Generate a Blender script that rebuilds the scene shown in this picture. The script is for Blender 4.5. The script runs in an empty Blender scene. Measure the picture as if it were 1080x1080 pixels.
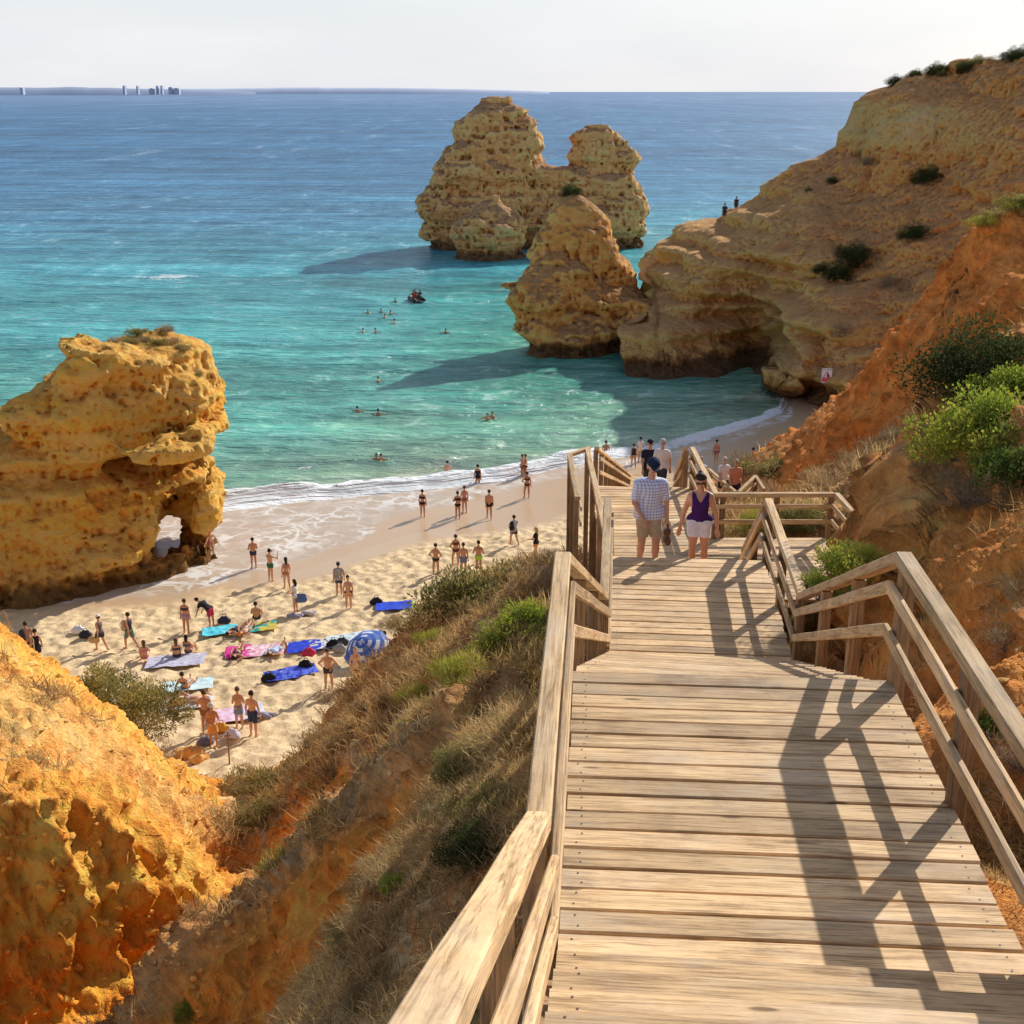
import bpy, bmesh, math, random
import numpy as np
from mathutils import Vector, Matrix
random.seed(7); RNG = np.random.default_rng(7)
SC = bpy.context.scene
COL = SC.collection
R = math.radians

# ------------------------------------------------------------------ camera geometry (world: camera over the origin, looking along +Y)
FPX, PITCH, CAMZ = 1341.0, R(18.3), 24.5
CP, SP = math.cos(PITCH), math.sin(PITCH)
def P(px, py, zc):
    """point of the place seen at that spot of the photograph, zc metres in front of the lens"""
    x = (px-540)*zc/FPX; v = (540-py)*zc/FPX
    return np.array([x, zc*CP+v*SP, CAMZ-zc*SP+v*CP])
def PZ(px, py, z):
    d = (540-py)/FPX*CP-SP
    return P(px, py, (z-CAMZ)/d)

# ------------------------------------------------------------------ noise
def _h(ix, iy, iz, seed):
    h = (ix*374761393 + iy*668265263 + iz*2147483647*31 + seed*974711) & 0xffffffff
    h = ((h ^ (h >> 13))*1274126177) & 0xffffffff
    h = ((h ^ (h >> 16))*2246822519) & 0xffffffff
    return ((h ^ (h >> 15)) & 0xffffff)/float(0xffffff)
def vnoise(p, seed=0):
    p = np.asarray(p, dtype=np.float64)
    i = np.floor(p).astype(np.int64); f = p-i; u = f*f*f*(f*(f*6-15)+10)
    x, y, z = i[:, 0], i[:, 1], i[:, 2]; ux, uy, uz = u[:, 0], u[:, 1], u[:, 2]
    def L(a, b, t): return a+(b-a)*t
    a = L(L(_h(x, y, z, seed), _h(x+1, y, z, seed), ux), L(_h(x, y+1, z, seed), _h(x+1, y+1, z, seed), ux), uy)
    b = L(L(_h(x, y, z+1, seed), _h(x+1, y, z+1, seed), ux), L(_h(x, y+1, z+1, seed), _h(x+1, y+1, z+1, seed), ux), uy)
    return L(a, b, uz)*2-1
def fbm(p, octv=4, seed=0, gain=.5, ridged=False):
    p = np.asarray(p, dtype=np.float64); s = np.zeros(len(p)); a = 1.0; n = 0
    for o in range(octv):
        v = vnoise(p+o*17.3, seed+o)
        if ridged: v = 1-2*np.abs(v)
        s += a*v; n += a; a *= gain; p = p*2.03
    return s/n
def worley(p, seed=0):
    """distance to nearest jittered point, 3D"""
    p = np.asarray(p, dtype=np.float64); i = np.floor(p).astype(np.int64); best = np.full(len(p), 9.0)
    for dx in (-1, 0, 1):
        for dy in (-1, 0, 1):
            for dz in (-1, 0, 1):
                x, y, z = i[:, 0]+dx, i[:, 1]+dy, i[:, 2]+dz
                q = np.stack([x+_h(x, y, z, seed), y+_h(x, y, z, seed+1), z+_h(x, y, z, seed+2)], 1)-p
                best = np.minimum(best, (q*q).sum(1))
    return np.sqrt(best)
def sstep(a, b, x):
    t = np.clip((x-a)/(b-a), 0, 1); return t*t*(3-2*t)

# ------------------------------------------------------------------ mesh helpers
def np_mesh(name, v, quads=None, tris=None, smooth=True):
    me = bpy.data.meshes.new(name); v = np.asarray(v, np.float32)
    parts = []; starts = []; n = 0
    if quads is not None and len(quads):
        q = np.asarray(quads, np.int32); parts.append(q.ravel()); starts.append(np.arange(len(q))*4); n = len(q)*4
    if tris is not None and len(tris):
        t = np.asarray(tris, np.int32); parts.append(t.ravel()); starts.append(n+np.arange(len(t))*3)
    li = np.concatenate(parts); ls = np.concatenate(starts)
    me.vertices.add(len(v)); me.vertices.foreach_set('co', v.ravel())
    me.loops.add(len(li)); me.loops.foreach_set('vertex_index', li)
    me.polygons.add(len(ls)); me.polygons.foreach_set('loop_start', ls.astype(np.int32))
    me.update(calc_edges=True); me.validate()
    me.polygons.foreach_set('use_smooth', np.full(len(me.polygons), smooth, bool))
    return me
def grid_quads(nr, nc, wrap=False):
    i = np.arange(nr-1)[:, None]; j = np.arange(nc if wrap else nc-1)[None, :]
    k = (j+1) % nc
    return np.stack([i*nc+j, i*nc+k, (i+1)*nc+k, (i+1)*nc+j], -1).reshape(-1, 4)
def set_col(me, name, rgb):
    rgb = np.asarray(rgb, np.float32)
    if rgb.shape[1] == 3: rgb = np.concatenate([rgb, np.ones((len(rgb), 1), np.float32)], 1)
    a = me.color_attributes.new(name, 'FLOAT_COLOR', 'POINT'); a.data.foreach_set('color', rgb.ravel())
def set_val(me, name, v):
    a = me.attributes.new(name, 'FLOAT', 'POINT'); a.data.foreach_set('value', np.asarray(v, np.float32))
def link(name, me, mat=None, parent=None):
    o = bpy.data.objects.new(name, me); COL.objects.link(o)
    if mat is not None:
        for m in (mat if isinstance(mat, (list, tuple)) else [mat]):
            if not me.materials or len(me.materials) < (len(mat) if isinstance(mat, (list, tuple)) else 1): me.materials.append(m)
    if parent: o.parent = parent
    return o
def tag(o, label=None, cat=None, group=None, kind=None):
    if label: o['label'] = label
    if cat: o['category'] = cat
    if group: o['group'] = group
    if kind: o['kind'] = kind
    return o
def empty(name, loc=(0, 0, 0), rz=0):
    o = bpy.data.objects.new(name, None); COL.objects.link(o); o.empty_display_size = .2
    o.location = loc; o.rotation_euler = (0, 0, rz); return o
def surfnets(F, o, h):
    s = F < 0
    S = lambda a, b, c: s[a:s.shape[0]-1+a, b:s.shape[1]-1+b, c:s.shape[2]-1+c]
    cnt = sum(S(a, b, c).astype(np.int8) for a in (0, 1) for b in (0, 1) for c in (0, 1))
    act = (cnt > 0) & (cnt < 8); idx = np.full(act.shape, -1, np.int64); ci = np.argwhere(act); idx[act] = np.arange(len(ci))
    pos = np.zeros((len(ci), 3)); m_ = np.zeros(len(ci))
    cs = [(a, b, c) for a in (0, 1) for b in (0, 1) for c in (0, 1)]
    for A in cs:
        for ax in range(3):
            if A[ax]: continue
            B = list(A); B[ax] = 1
            fa = F[ci[:, 0]+A[0], ci[:, 1]+A[1], ci[:, 2]+A[2]]; fb = F[ci[:, 0]+B[0], ci[:, 1]+B[1], ci[:, 2]+B[2]]
            m = (fa < 0) != (fb < 0)
            t = np.where(m, fa/np.where(m, fa-fb, 1), 0)
            p = np.array(A)[None, :]+t[:, None]*(np.array(B)-np.array(A))[None, :]
            pos[m] += p[m]; m_ += m
    v = (ci+pos/m_[:, None])*h+np.asarray(o)
    qs = []
    for ax in range(3):
        b, c = (ax+1) % 3, (ax+2) % 3
        sl0 = [slice(1, -1)]*3; sl1 = [slice(1, -1)]*3; sl0[ax] = slice(0, -1); sl1[ax] = slice(1, None)
        m = s[tuple(sl0)] != s[tuple(sl1)]; e = np.argwhere(m); off = np.ones(3, int); off[ax] = 0; e = e+off
        ins = s[e[:, 0], e[:, 1], e[:, 2]]
        def C(db, dc):
            q = e.copy(); q[:, b] += db; q[:, c] += dc; return idx[q[:, 0], q[:, 1], q[:, 2]]
        q = np.stack([C(-1, -1), C(0, -1), C(0, 0), C(-1, 0)], 1); q[~ins] = q[~ins][:, ::-1]; qs.append(q)
    q = np.concatenate(qs); q = q[(q >= 0).all(1)]
    return v, q

# ------------------------------------------------------------------ materials
class N:
    def __init__(s, name):
        s.m = bpy.data.materials.new(name); s.m.use_nodes = True; s.t = s.m.node_tree; s.t.nodes.clear()
        s.out = s.n('ShaderNodeOutputMaterial')
    def n(s, typ, **k):
        x = s.t.nodes.new(typ)
        for a, b in k.items(): setattr(x, a, b)
        return x
    def l(s, a, b): s.t.links.new(a, b)
    def val(s, sock, v):
        if isinstance(v, bpy.types.NodeSocket): s.l(v, sock)
        elif v is not None:
            if isinstance(v, (tuple, list)) and len(v) == 3 and sock.type == 'RGBA': v = (*v, 1)
            sock.default_value = v
    def bsdf(s, color, rough=.8, normal=None, spec=.3, **k):
        b = s.n('ShaderNodeBsdfPrincipled'); s.val(b.inputs['Base Color'], color); s.val(b.inputs['Roughness'], rough)
        s.val(b.inputs['Specular IOR Level'], spec)
        if normal is not None: s.l(normal, b.inputs['Normal'])
        for a, v in k.items(): s.val(b.inputs[a.replace('_', ' ')], v)
        s.l(b.outputs[0], s.out.inputs[0]); return b
    def pos(s): return s.n('ShaderNodeNewGeometry').outputs['Position']
    def obj(s): return s.n('ShaderNodeTexCoord').outputs['Object']
    def scale(s, v, sc, off=(0, 0, 0)):
        m = s.n('ShaderNodeMapping'); s.l(v, m.inputs[0]); m.inputs['Scale'].default_value = sc; m.inputs['Location'].default_value = off; return m.outputs[0]
    def noise(s, v, sc=1, det=4, rough=.55, dist=0, out='Fac'):
        x = s.n('ShaderNodeTexNoise'); s.l(v, x.inputs['Vector']); x.inputs['Scale'].default_value = sc; x.inputs['Detail'].default_value = det
        x.inputs['Roughness'].default_value = rough; x.inputs['Distortion'].default_value = dist; return x.outputs[out]
    def vor(s, v, sc=1, feat='F1', out='Distance', rnd=1):
        x = s.n('ShaderNodeTexVoronoi', feature=feat); s.l(v, x.inputs['Vector']); x.inputs['Scale'].default_value = sc; x.inputs['Randomness'].default_value = rnd; return x.outputs[out]
    def math(s, op, a, b=None, c=None, clamp=False):
        x = s.n('ShaderNodeMath', operation=op, use_clamp=clamp); s.val(x.inputs[0], a)
        if b is not None: s.val(x.inputs[1], b)
        if c is not None: s.val(x.inputs[2], c)
        return x.outputs[0]
    def ramp(s, f, stops, interp='LINEAR'):
        x = s.n('ShaderNodeValToRGB'); s.l(f, x.inputs[0]); e = x.color_ramp.elements; x.color_ramp.interpolation = interp
        while len(e) < len(stops): e.new(.5)
        for el, (p, c) in zip(e, stops):
            el.position = p; el.color = (*c, 1) if not isinstance(c, (int, float)) else (c, c, c, 1)
        return x.outputs[0]
    def range(s, f, a, b, c=0, d=1):
        x = s.n('ShaderNodeMapRange', interpolation_type='SMOOTHSTEP'); s.val(x.inputs[0], f)
        for i, v in zip((1, 2, 3, 4), (a, b, c, d)): x.inputs[i].default_value = v
        return x.outputs[0]
    def mix(s, f, a, b, mode='MIX'):
        x = s.n('ShaderNodeMix', data_type='RGBA', blend_type=mode); s.val(x.inputs[0], f); s.val(x.inputs[6], a); s.val(x.inputs[7], b); return x.outputs[2]
    def bump(s, h, strength=.5, dist=.1, normal=None):
        x = s.n('ShaderNodeBump'); s.l(h, x.inputs['Height']); x.inputs['Strength'].default_value = strength; x.inputs['Distance'].default_value = dist
        if normal is not None: s.l(normal, x.inputs['Normal'])
        return x.outputs[0]
    def attr(s, name, out='Color'):
        x = s.n('ShaderNodeAttribute', attribute_name=name); return x.outputs[out]
    def sep(s, v, i):
        x = s.n('ShaderNodeSeparateXYZ'); s.l(v, x.inputs[0]); return x.outputs[i]

def plain(name, col, rough=.8, var=.15, sc=6, bump=0, spec=.3, attr=None, **k):
    g = N(name); v = g.obj(); n = g.noise(v, sc, 3)
    base = g.attr(attr) if attr else (*col, 1)
    c = g.mix(1.0, base, g.ramp(n, [(.25, 1-var), (.75, 1+var)]), 'MULTIPLY')
    g.bsdf(c, rough, g.bump(n, bump, .02) if bump else None, spec, **k); return g.m

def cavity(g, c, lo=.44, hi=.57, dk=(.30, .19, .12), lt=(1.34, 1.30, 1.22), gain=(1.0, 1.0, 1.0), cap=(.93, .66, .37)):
    """darkens the hollows and lightens the edges, then scales and caps the colour"""
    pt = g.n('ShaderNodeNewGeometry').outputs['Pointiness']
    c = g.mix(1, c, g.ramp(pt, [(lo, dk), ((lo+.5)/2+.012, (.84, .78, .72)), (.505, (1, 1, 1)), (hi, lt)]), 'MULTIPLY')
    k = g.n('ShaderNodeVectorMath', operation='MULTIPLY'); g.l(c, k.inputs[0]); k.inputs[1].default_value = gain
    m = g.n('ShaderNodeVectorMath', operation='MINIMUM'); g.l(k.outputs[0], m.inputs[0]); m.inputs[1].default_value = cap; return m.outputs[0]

def rock_mat(name, light, mid, dark, top, sc=1.0, wet=True, blot=.5, bump=.6, strat=.55, moss=(.05, .055, .03), cav=(.30, .19, .12), gain=(1.34, 1.16, 1.02), cap=(.93, .66, .37)):
    g = N(name); p = g.pos()
    nz = g.noise(g.scale(p, (.25*sc, .25*sc, .25*sc)), 1, 4)
    z = g.sep(p, 2)
    zz = g.math('ADD', g.math('MULTIPLY', z, strat*sc), g.math('MULTIPLY', nz, 1.6))
    comb = g.n('ShaderNodeCombineXYZ'); g.l(zz, comb.inputs[2])
    xy = g.n('ShaderNodeVectorMath', operation='MULTIPLY'); g.l(p, xy.inputs[0]); xy.inputs[1].default_value = (.05, .05, 0)
    ad = g.n('ShaderNodeVectorMath', operation='ADD'); g.l(xy.outputs[0], ad.inputs[0]); g.l(comb.outputs[0], ad.inputs[1])
    st = g.noise(ad.outputs[0], 1.3, 5, .6)
    base = g.ramp(st, [(.3, dark), (.42, mid), (.52, light), (.6, mid), (.7, light)])
    n2 = g.noise(p, .9*sc, 8, .65)
    base = g.mix(g.range(n2, .45, .75, 0, .7), base, mid)
    n6 = g.noise(g.scale(p, (.45*sc, .45*sc, .8*sc)), 1, 9, .78); base = g.mix(1, base, g.ramp(n6, [(.3, (.62, .50, .40)), (.45, (.93, .88, .82)), (.55, (1.02, 1, 1)), (.72, (1.25, 1.25, 1.2))]), 'MULTIPLY')
    fine = g.noise(p, 5*sc, 6, .7)
    base = g.mix(1, base, g.ramp(fine, [(.25, .62), (.5, 1), (.75, 1.22)]), 'MULTIPLY')
    nor = g.sep(g.n('ShaderNodeNewGeometry').outputs['Normal'], 2)
    n3 = g.noise(p, .55*sc, 7, .7)
    up = g.math('ADD', g.range(nor, .15, .8, -.30, .30), n3)
    base = g.mix(g.range(up, .50, .72, 0, blot), base, g.mix(g.noise(p, 3*sc, 5), top, tuple(c*.45 for c in top)))
    n4 = g.noise(p, .8*sc, 8, .75)
    base = g.mix(g.range(n4, .60, .68, 0, blot), base, g.mix(g.noise(p, 2*sc, 2), moss, tuple(c*1.6 for c in top)))
    if wet:
        w = g.range(g.math('ADD', z, g.math('MULTIPLY', n2, 2.4)), 1.9, 3.2, 1, 0)
        base = g.mix(g.math('MULTIPLY', w, .85), base, (.05, .04, .028, 1))
    pits = g.vor(g.scale(p, (1.2*sc, 1.2*sc, 2.2*sc)), 1.3, 'F1')
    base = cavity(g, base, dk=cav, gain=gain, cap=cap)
    h = g.math('ADD', g.math('MULTIPLY', n2, 1.0), g.math('MULTIPLY', fine, .6))
    h = g.math('ADD', h, g.math('MULTIPLY', st, .7)); h = g.math('ADD', h, g.math('MULTIPLY', pits, .35))
    g.bsdf(base, .92, g.bump(h, bump*1.5, .6/sc), .15); return g.m

# ------------------------------------------------------------------ camera, sky, sun
cam_d = bpy.data.cameras.new('camera'); cam = bpy.data.objects.new('camera', cam_d); COL.objects.link(cam)
cam.location = (0, 0, CAMZ); cam.rotation_euler = (R(90)-PITCH, 0, 0)
cam_d.sensor_width = 36; cam_d.lens = FPX/1080*36; cam_d.clip_start = .1; cam_d.clip_end = 200000
SC.camera = cam
SUN_EL, SUN_AZ = R(29.5), R(38)
sv = Vector((math.sin(SUN_AZ)*math.cos(SUN_EL), math.cos(SUN_AZ)*math.cos(SUN_EL), math.sin(SUN_EL)))
sd = bpy.data.lights.new('sun', 'SUN'); sd.energy = 5.0; sd.angle = R(.53); sd.color = (1, .96, .89)
so = bpy.data.objects.new('sun', sd); COL.objects.link(so); so.rotation_euler = sv.to_track_quat('Z', 'Y').to_euler(); so.location = (30, 30, 60)
W = bpy.data.worlds.new('World'); SC.world = W; W.use_nodes = True
wt = W.node_tree; wt.nodes.clear()
wo = wt.nodes.new('ShaderNodeOutputWorld'); wb = wt.nodes.new('ShaderNodeBackground'); sky = wt.nodes.new('ShaderNodeTexSky')
sky.sky_type = 'NISHITA'; sky.sun_disc = False; sky.sun_elevation = SUN_EL; sky.sun_rotation = SUN_AZ; sky.altitude = 20; sky.dust_density = .9; sky.air_density = 1.0; sky.ozone_density = 1.2
wb.inputs['Strength'].default_value = .125
# thin high cloud veil, milky towards the horizon
tc = wt.nodes.new('ShaderNodeTexCoord'); mp = wt.nodes.new('ShaderNodeMapping'); mp.inputs['Scale'].default_value = (1.5, 1.5, 7); wt.links.new(tc.outputs['Generated'], mp.inputs[0])
cn = wt.nodes.new('ShaderNodeTexNoise'); cn.inputs['Scale'].default_value = 2.2; cn.inputs['Detail'].default_value = 6; wt.links.new(mp.outputs[0], cn.inputs['Vector'])
sx = wt.nodes.new('ShaderNodeSeparateXYZ'); wt.links.new(tc.outputs['Generated'], sx.inputs[0])
mr = wt.nodes.new('ShaderNodeMapRange'); wt.links.new(sx.outputs[2], mr.inputs[0]); mr.inputs[1].default_value = .0; mr.inputs[2].default_value = .30; mr.inputs[3].default_value = .92; mr.inputs[4].default_value = .02
ma = wt.nodes.new('ShaderNodeMath'); ma.operation = 'MULTIPLY_ADD'; wt.links.new(cn.outputs[0], ma.inputs[0]); ma.inputs[1].default_value = .35; wt.links.new(mr.outputs[0], ma.inputs[2]); ma.use_clamp = True
sm = wt.nodes.new('ShaderNodeMath'); sm.operation = 'SUBTRACT'; wt.links.new(ma.outputs[0], sm.inputs[0]); sm.inputs[1].default_value = .10; sm.use_clamp = True
mx = wt.nodes.new('ShaderNodeMix'); mx.data_type = 'RGBA'; wt.links.new(sm.outputs[0], mx.inputs[0]); wt.links.new(sky.outputs[0], mx.inputs[6])
vr = wt.nodes.new('ShaderNodeValToRGB'); wt.links.new(cn.outputs[0], vr.inputs[0]); vr.color_ramp.elements[0].position = .3; vr.color_ramp.elements[0].color = (.77, .815, .92, 1); vr.color_ramp.elements[1].position = .72; vr.color_ramp.elements[1].color = (.97, .98, 1, 1)
vm = wt.nodes.new('ShaderNodeVectorMath'); vm.operation = 'SCALE'; wt.links.new(vr.outputs[0], vm.inputs[0]); vm.inputs[3].default_value = 7.7; wt.links.new(vm.outputs[0], mx.inputs[7])
wt.links.new(mx.outputs[2], wb.inputs[0]); wt.links.new(wb.outputs[0], wo.inputs[0])
SC.view_settings.view_transform = 'Standard'; SC.view_settings.look = 'None'; SC.view_settings.exposure = 0; SC.view_settings.gamma = 1
SC.render.engine = 'CYCLES'
SC.cycles.max_bounces = 5; SC.cycles.diffuse_bounces = 4; SC.cycles.glossy_bounces = 2; SC.cycles.transparent_max_bounces = 8
SC.cycles.use_denoising = True
# ================================================================== stair geometry (needed by the terrain)
# centre line of the staircase: (Y, deck drop below the lens, centre X)
def stair_x(y):
    return np.interp(y, [-2, 0, 5, 8.45, 14.35, 18.2, 21.3, 28.2, 57], [.72, .93, 1.36, 1.6, 2.36, 2.68, 2.97, 2.97, 6.6])
def stair_drop(y):
    return np.interp(y, [-2, 0, 5, 8.45, 14.35, 18.2, 21.3, 28.2, 57], [.7, 1.6, 4.04, 4.06, 6.75, 6.77, 8.7, 8.72, 18.0])
# ================================================================== shore
BR = np.array([(-60, 68), (-35, 73), (-17.8, 74.2), (-6.1, 78.8), (-1, 80.5), (3.9, 84.3), (10.6, 87.5), (15.2, 91.5), (21.8, 99.5), (24, 107), (30, 112), (60, 114)])
SW = np.array([(-60, 50), (-35, 56), (-17.3, 59.7), (-13.9, 61.9), (-11, 65.9), (-6.3, 72.4), (-1.2, 78), (3.9, 82.6), (10.6, 85.6), (15.2, 89), (21.8, 97), (23.8, 104), (30, 109), (60, 112)])
def d_br(x): return np.interp(x, BR[:, 0], BR[:, 1])
def d_sw(x): return np.interp(x, SW[:, 0], SW[:, 1])
def beach_z(x, y):
    x = np.asarray(x, float); y = np.asarray(y, float)
    a = d_br(x)-y; b = d_sw(x)-y
    z = np.where(a > 0, .018*a+.02*np.clip(a, 0, 3), .06*a)
    return np.minimum(z+np.clip(.05*(b-1-np.interp(x, [-15, -8.6, 3], [0, 2, 5])), 0, 1.3), 2.3)
def on_beach(px, py):
    z = 1.0
    for _ in range(8):
        q = PZ(px, py, z); z = float(beach_z(q[0], q[1]))
    return np.array([q[0], q[1], z])

# ------------------------------------------------------------------ sea
nt = 760; th = np.linspace(R(-42), R(42), nt)
rr = [56.0]
while rr[-1] < 320: rr.append(rr[-1]*1.0042)
while rr[-1] < 80000: rr.append(rr[-1]*1.06)
rr = np.array(rr); RRg, TH = np.meshgrid(rr, th, indexing='ij')
X = (RRg*np.sin(TH)).ravel(); Y = (RRg*np.cos(TH)).ravel()
s = (Y-d_br(X))*.95
far = sstep(320, 150, RRg.ravel())
Q = np.stack([X, Y, 0*X], 1)
wv = fbm(Q*np.array([.10, .22, 1]), 3, 3)*.16+fbm(Q*np.array([.45, .9, 1]), 3, 9)*.07
Z = wv*far*sstep(-1, 14, s)
nl = fbm(Q*np.array([.12, .12, 1]), 3, 21); nb = fbm(Q*np.array([.5, .5, 1]), 3, 22)
fade_r = sstep(9, 2, X)          # breaker dies out towards the right of the beach
crest = 1.2+nl*2.0
Z += np.exp(-((s-crest)/.95)**2)*(.62+.3*nb)*(.25+.75*fade_r)
Z += np.exp(-((s-9-nl*3)/2.5)**2)*.16
Z -= sstep(.3, -1.0, s)*.10
foam = np.clip(np.exp(-((s-crest+.6)/1.7)**2)*2.4*(.35+.65*fade_r)+nb*.35-.1, 0, 1)*(np.abs(s-crest) < 4.5)
foam = np.maximum(foam, np.clip((sstep(1.8, -.6, s))*(.5+.8*nb), 0, 1)*.9)
foam = np.maximum(foam, np.exp(-((s-6-nl*5)/.6)**2)*np.clip(nb*1.6-.1, 0, 1)*.8*(Y < 130))
# lighter drifting streaks farther out
st = np.exp(-(((X+47)/9)**2+((Y-178+X*.15+7)/5)**2))*np.clip(fbm(Q*np.array([.25, .7, 1]), 4, 31)*2+.4, 0, 1)
foam = np.maximum(foam, st*.55)
dep = s+nl*6+fbm(Q*np.array([.02, .035, 1]), 3, 41)*22*sstep(10, 60, s)
stops = [-2, 3, 9, 22, 50, 90, 140, 190, 260, 420, 900, 4000]
colr = np.array([(.36, .31, .20), (.28, .36, .23), (.21, .41, .27), (.10, .39, .30), (.07, .345, .32), (.062, .315, .345), (.058, .28, .36), (.055, .22, .345), (.048, .185, .315), (.045, .165, .30), (.055, .17, .31), (.14, .24, .40)])  # the last, paler stop paints horizon haze into the water colour
C = np.stack([np.interp(dep, stops, colr[:, k]) for k in range(3)], 1)
# greener shallows over the sand between the rocks
cove = np.exp(-(((X-2)/13)**2+((Y-128)/22)**2))+.8*np.exp(-(((X-14)/9)**2+((Y-99)/7)**2))+.7*np.exp(-(((X+4)/14)**2+((Y-165)/14)**2))
C = C*(1-.55*np.clip(cove, 0, 1)[:, None])+np.array([.05, .22, .13])*.55*np.clip(cove, 0, 1)[:, None]
sea_me = np_mesh('sea', np.stack([X, Y, Z], 1), grid_quads(len(rr), nt)[:, ::-1])
set_col(sea_me, 'col', C); set_val(sea_me, 'foam', foam)
g = N('sea_water'); p = g.pos()
dist = g.n('ShaderNodeVectorMath', operation='LENGTH'); g.l(p, dist.inputs[0]); dd = dist.outputs['Value']
n1 = g.noise(g.scale(p, (.42, .95, 1)), 1, 6, .68, .5); n2 = g.noise(g.scale(p, (.07, .2, 1)), 1, 5, .6, .4); n3 = g.noise(g.scale(p, (.012, .05, 1)), 1, 5, .6); n0 = g.noise(g.scale(p, (2.2, 3.6, 1)), 1, 3, .6)
n5 = g.noise(g.scale(p, (.0016, .010, 1)), 1, 5, .65)
col = g.attr('col')
streak = g.math('ADD', g.math('MULTIPLY', n2, .6), g.math('MULTIPLY', n3, .7))
col = g.mix(1, col, g.ramp(streak, [(.42, .58), (.62, 1.0), (.85, 1.55)]), 'MULTIPLY')
col = g.mix(1, col, g.ramp(n5, [(.3, .75), (.7, 1.25)]), 'MULTIPLY')
col = g.mix(g.math('MULTIPLY', g.range(n1, .52, .70, 0, .6), g.range(n2, .36, .62, .25, 1)), col, g.mix(.62, col, (.80, .87, .88, 1)))  # pale wavelet highlights painted into the water colour
yy = g.sep(p, 1)
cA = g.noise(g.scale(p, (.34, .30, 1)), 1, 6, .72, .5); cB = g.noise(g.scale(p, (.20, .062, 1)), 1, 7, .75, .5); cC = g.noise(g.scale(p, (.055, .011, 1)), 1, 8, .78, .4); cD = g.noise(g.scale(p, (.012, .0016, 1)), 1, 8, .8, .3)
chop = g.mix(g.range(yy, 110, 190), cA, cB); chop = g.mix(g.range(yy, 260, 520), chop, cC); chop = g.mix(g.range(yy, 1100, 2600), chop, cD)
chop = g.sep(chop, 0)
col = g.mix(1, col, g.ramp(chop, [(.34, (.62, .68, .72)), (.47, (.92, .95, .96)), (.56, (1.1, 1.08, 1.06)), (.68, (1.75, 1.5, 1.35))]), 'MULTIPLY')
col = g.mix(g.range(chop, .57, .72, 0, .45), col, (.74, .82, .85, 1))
fm = g.attr('foam', 'Fac')
lace = g.noise(p, 2.2, 6, .7, .8)
fmask = g.range(g.math('ADD', fm, g.math('MULTIPLY', g.math('SUBTRACT', lace, .5), 1.1)), .32, .62, 0, 1)
wc = g.math('MULTIPLY', g.range(n1, .69, .76, 0, 1), g.range(n2, .52, .66, 0, .55))
fmask = g.math('MAXIMUM', fmask, wc)
col = g.mix(fmask, col, (.86, .87, .86, 1))
h = g.math('ADD', g.math('MULTIPLY', n1, .55), g.math('MULTIPLY', n2, 2.2)); h = g.math('ADD', h, g.math('MULTIPLY', n0, .12))
h = g.math('ADD', h, g.math('MULTIPLY', n3, 5.0))
b = g.bump(h, .85, .7)
rg = g.math('ADD', g.range(dd, 60, 900, .16, .34), g.math('MULTIPLY', fmask, .5))
fr = g.n('ShaderNodeFresnel'); fr.inputs[0].default_value = 1.33; g.l(b, fr.inputs[1])
# a ruffled sea never mirrors more than about a third of the low sky
fac = g.math('MULTIPLY', g.math('MINIMUM', fr.outputs[0], .22), g.math('SUBTRACT', 1, fmask))
df = g.n('ShaderNodeBsdfDiffuse'); g.l(col, df.inputs[0]); g.l(b, df.inputs['Normal'])
gl = g.n('ShaderNodeBsdfGlossy'); g.l(rg, gl.inputs['Roughness']); g.l(b, gl.inputs['Normal'])
ms = g.n('ShaderNodeMixShader'); g.l(fac, ms.inputs[0]); g.l(df.outputs[0], ms.inputs[1]); g.l(gl.outputs[0], ms.inputs[2]); g.l(ms.outputs[0], g.out.inputs[0])
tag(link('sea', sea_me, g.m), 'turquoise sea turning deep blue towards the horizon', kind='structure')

# ------------------------------------------------------------------ beach
bx = np.arange(-48, 44, .14); by = np.arange(38, 122, .14); BX, BY = np.meshgrid(bx, by); bxf, byf = BX.ravel(), BY.ravel()
bz = beach_z(bxf, byf); dry = sstep(.3, 2.8, d_sw(bxf)-byf-np.interp(bxf, [-15, -8.6, 3], [0, 4.0, 9.0])+fbm(np.stack([bxf*.2, byf*.2, 0*bxf], 1), 3, 5)*2.0)
q = np.stack([bxf, byf, 0*bxf], 1)
w1 = worley(np.stack([bxf*1.9, byf*1.6, 0*bxf+.5], 1), 3)
bz = bz+dry*(fbm(q*.35, 3, 8)*.05+(np.clip(w1, 0, .8)-.5)*.27+fbm(q*2.2, 2, 12)*.05)
sand_me = np_mesh('beach', np.stack([bxf, byf, bz], 1), grid_quads(len(by), len(bx)))
wsh = sstep(-.6, .8, byf-d_sw(bxf)+fbm(q*.22, 3, 14)*2.0)*sstep(2, -6, bxf+fbm(q*.1, 2, 15)*4)
wsh = np.maximum(wsh, np.exp(-((byf-d_br(bxf)+1.5)/1.4)**2)*.8)
set_val(sand_me, 'dry', dry); set_val(sand_me, 'wash', wsh)
g = N('sand'); p = g.pos(); dr = g.attr('dry', 'Fac'); ws = g.attr('wash', 'Fac')
nA = g.noise(p, .35, 5); nB = g.noise(p, 3.5, 5, .7); nC = g.noise(p, 40, 3)
cd = g.mix(nA, (.76, .535, .28, 1), (.86, .64, .37, 1)); cd = g.mix(1, cd, g.ramp(nB, [(.3, .66), (.5, 1.0), (.8, 1.12)]), 'MULTIPLY')
cw = g.mix(nA, (.55, .365, .20, 1), (.63, .435, .26, 1))
col = g.mix(dr, cw, cd)
v = g.n('ShaderNodeTexVoronoi', feature='DISTANCE_TO_EDGE')
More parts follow.
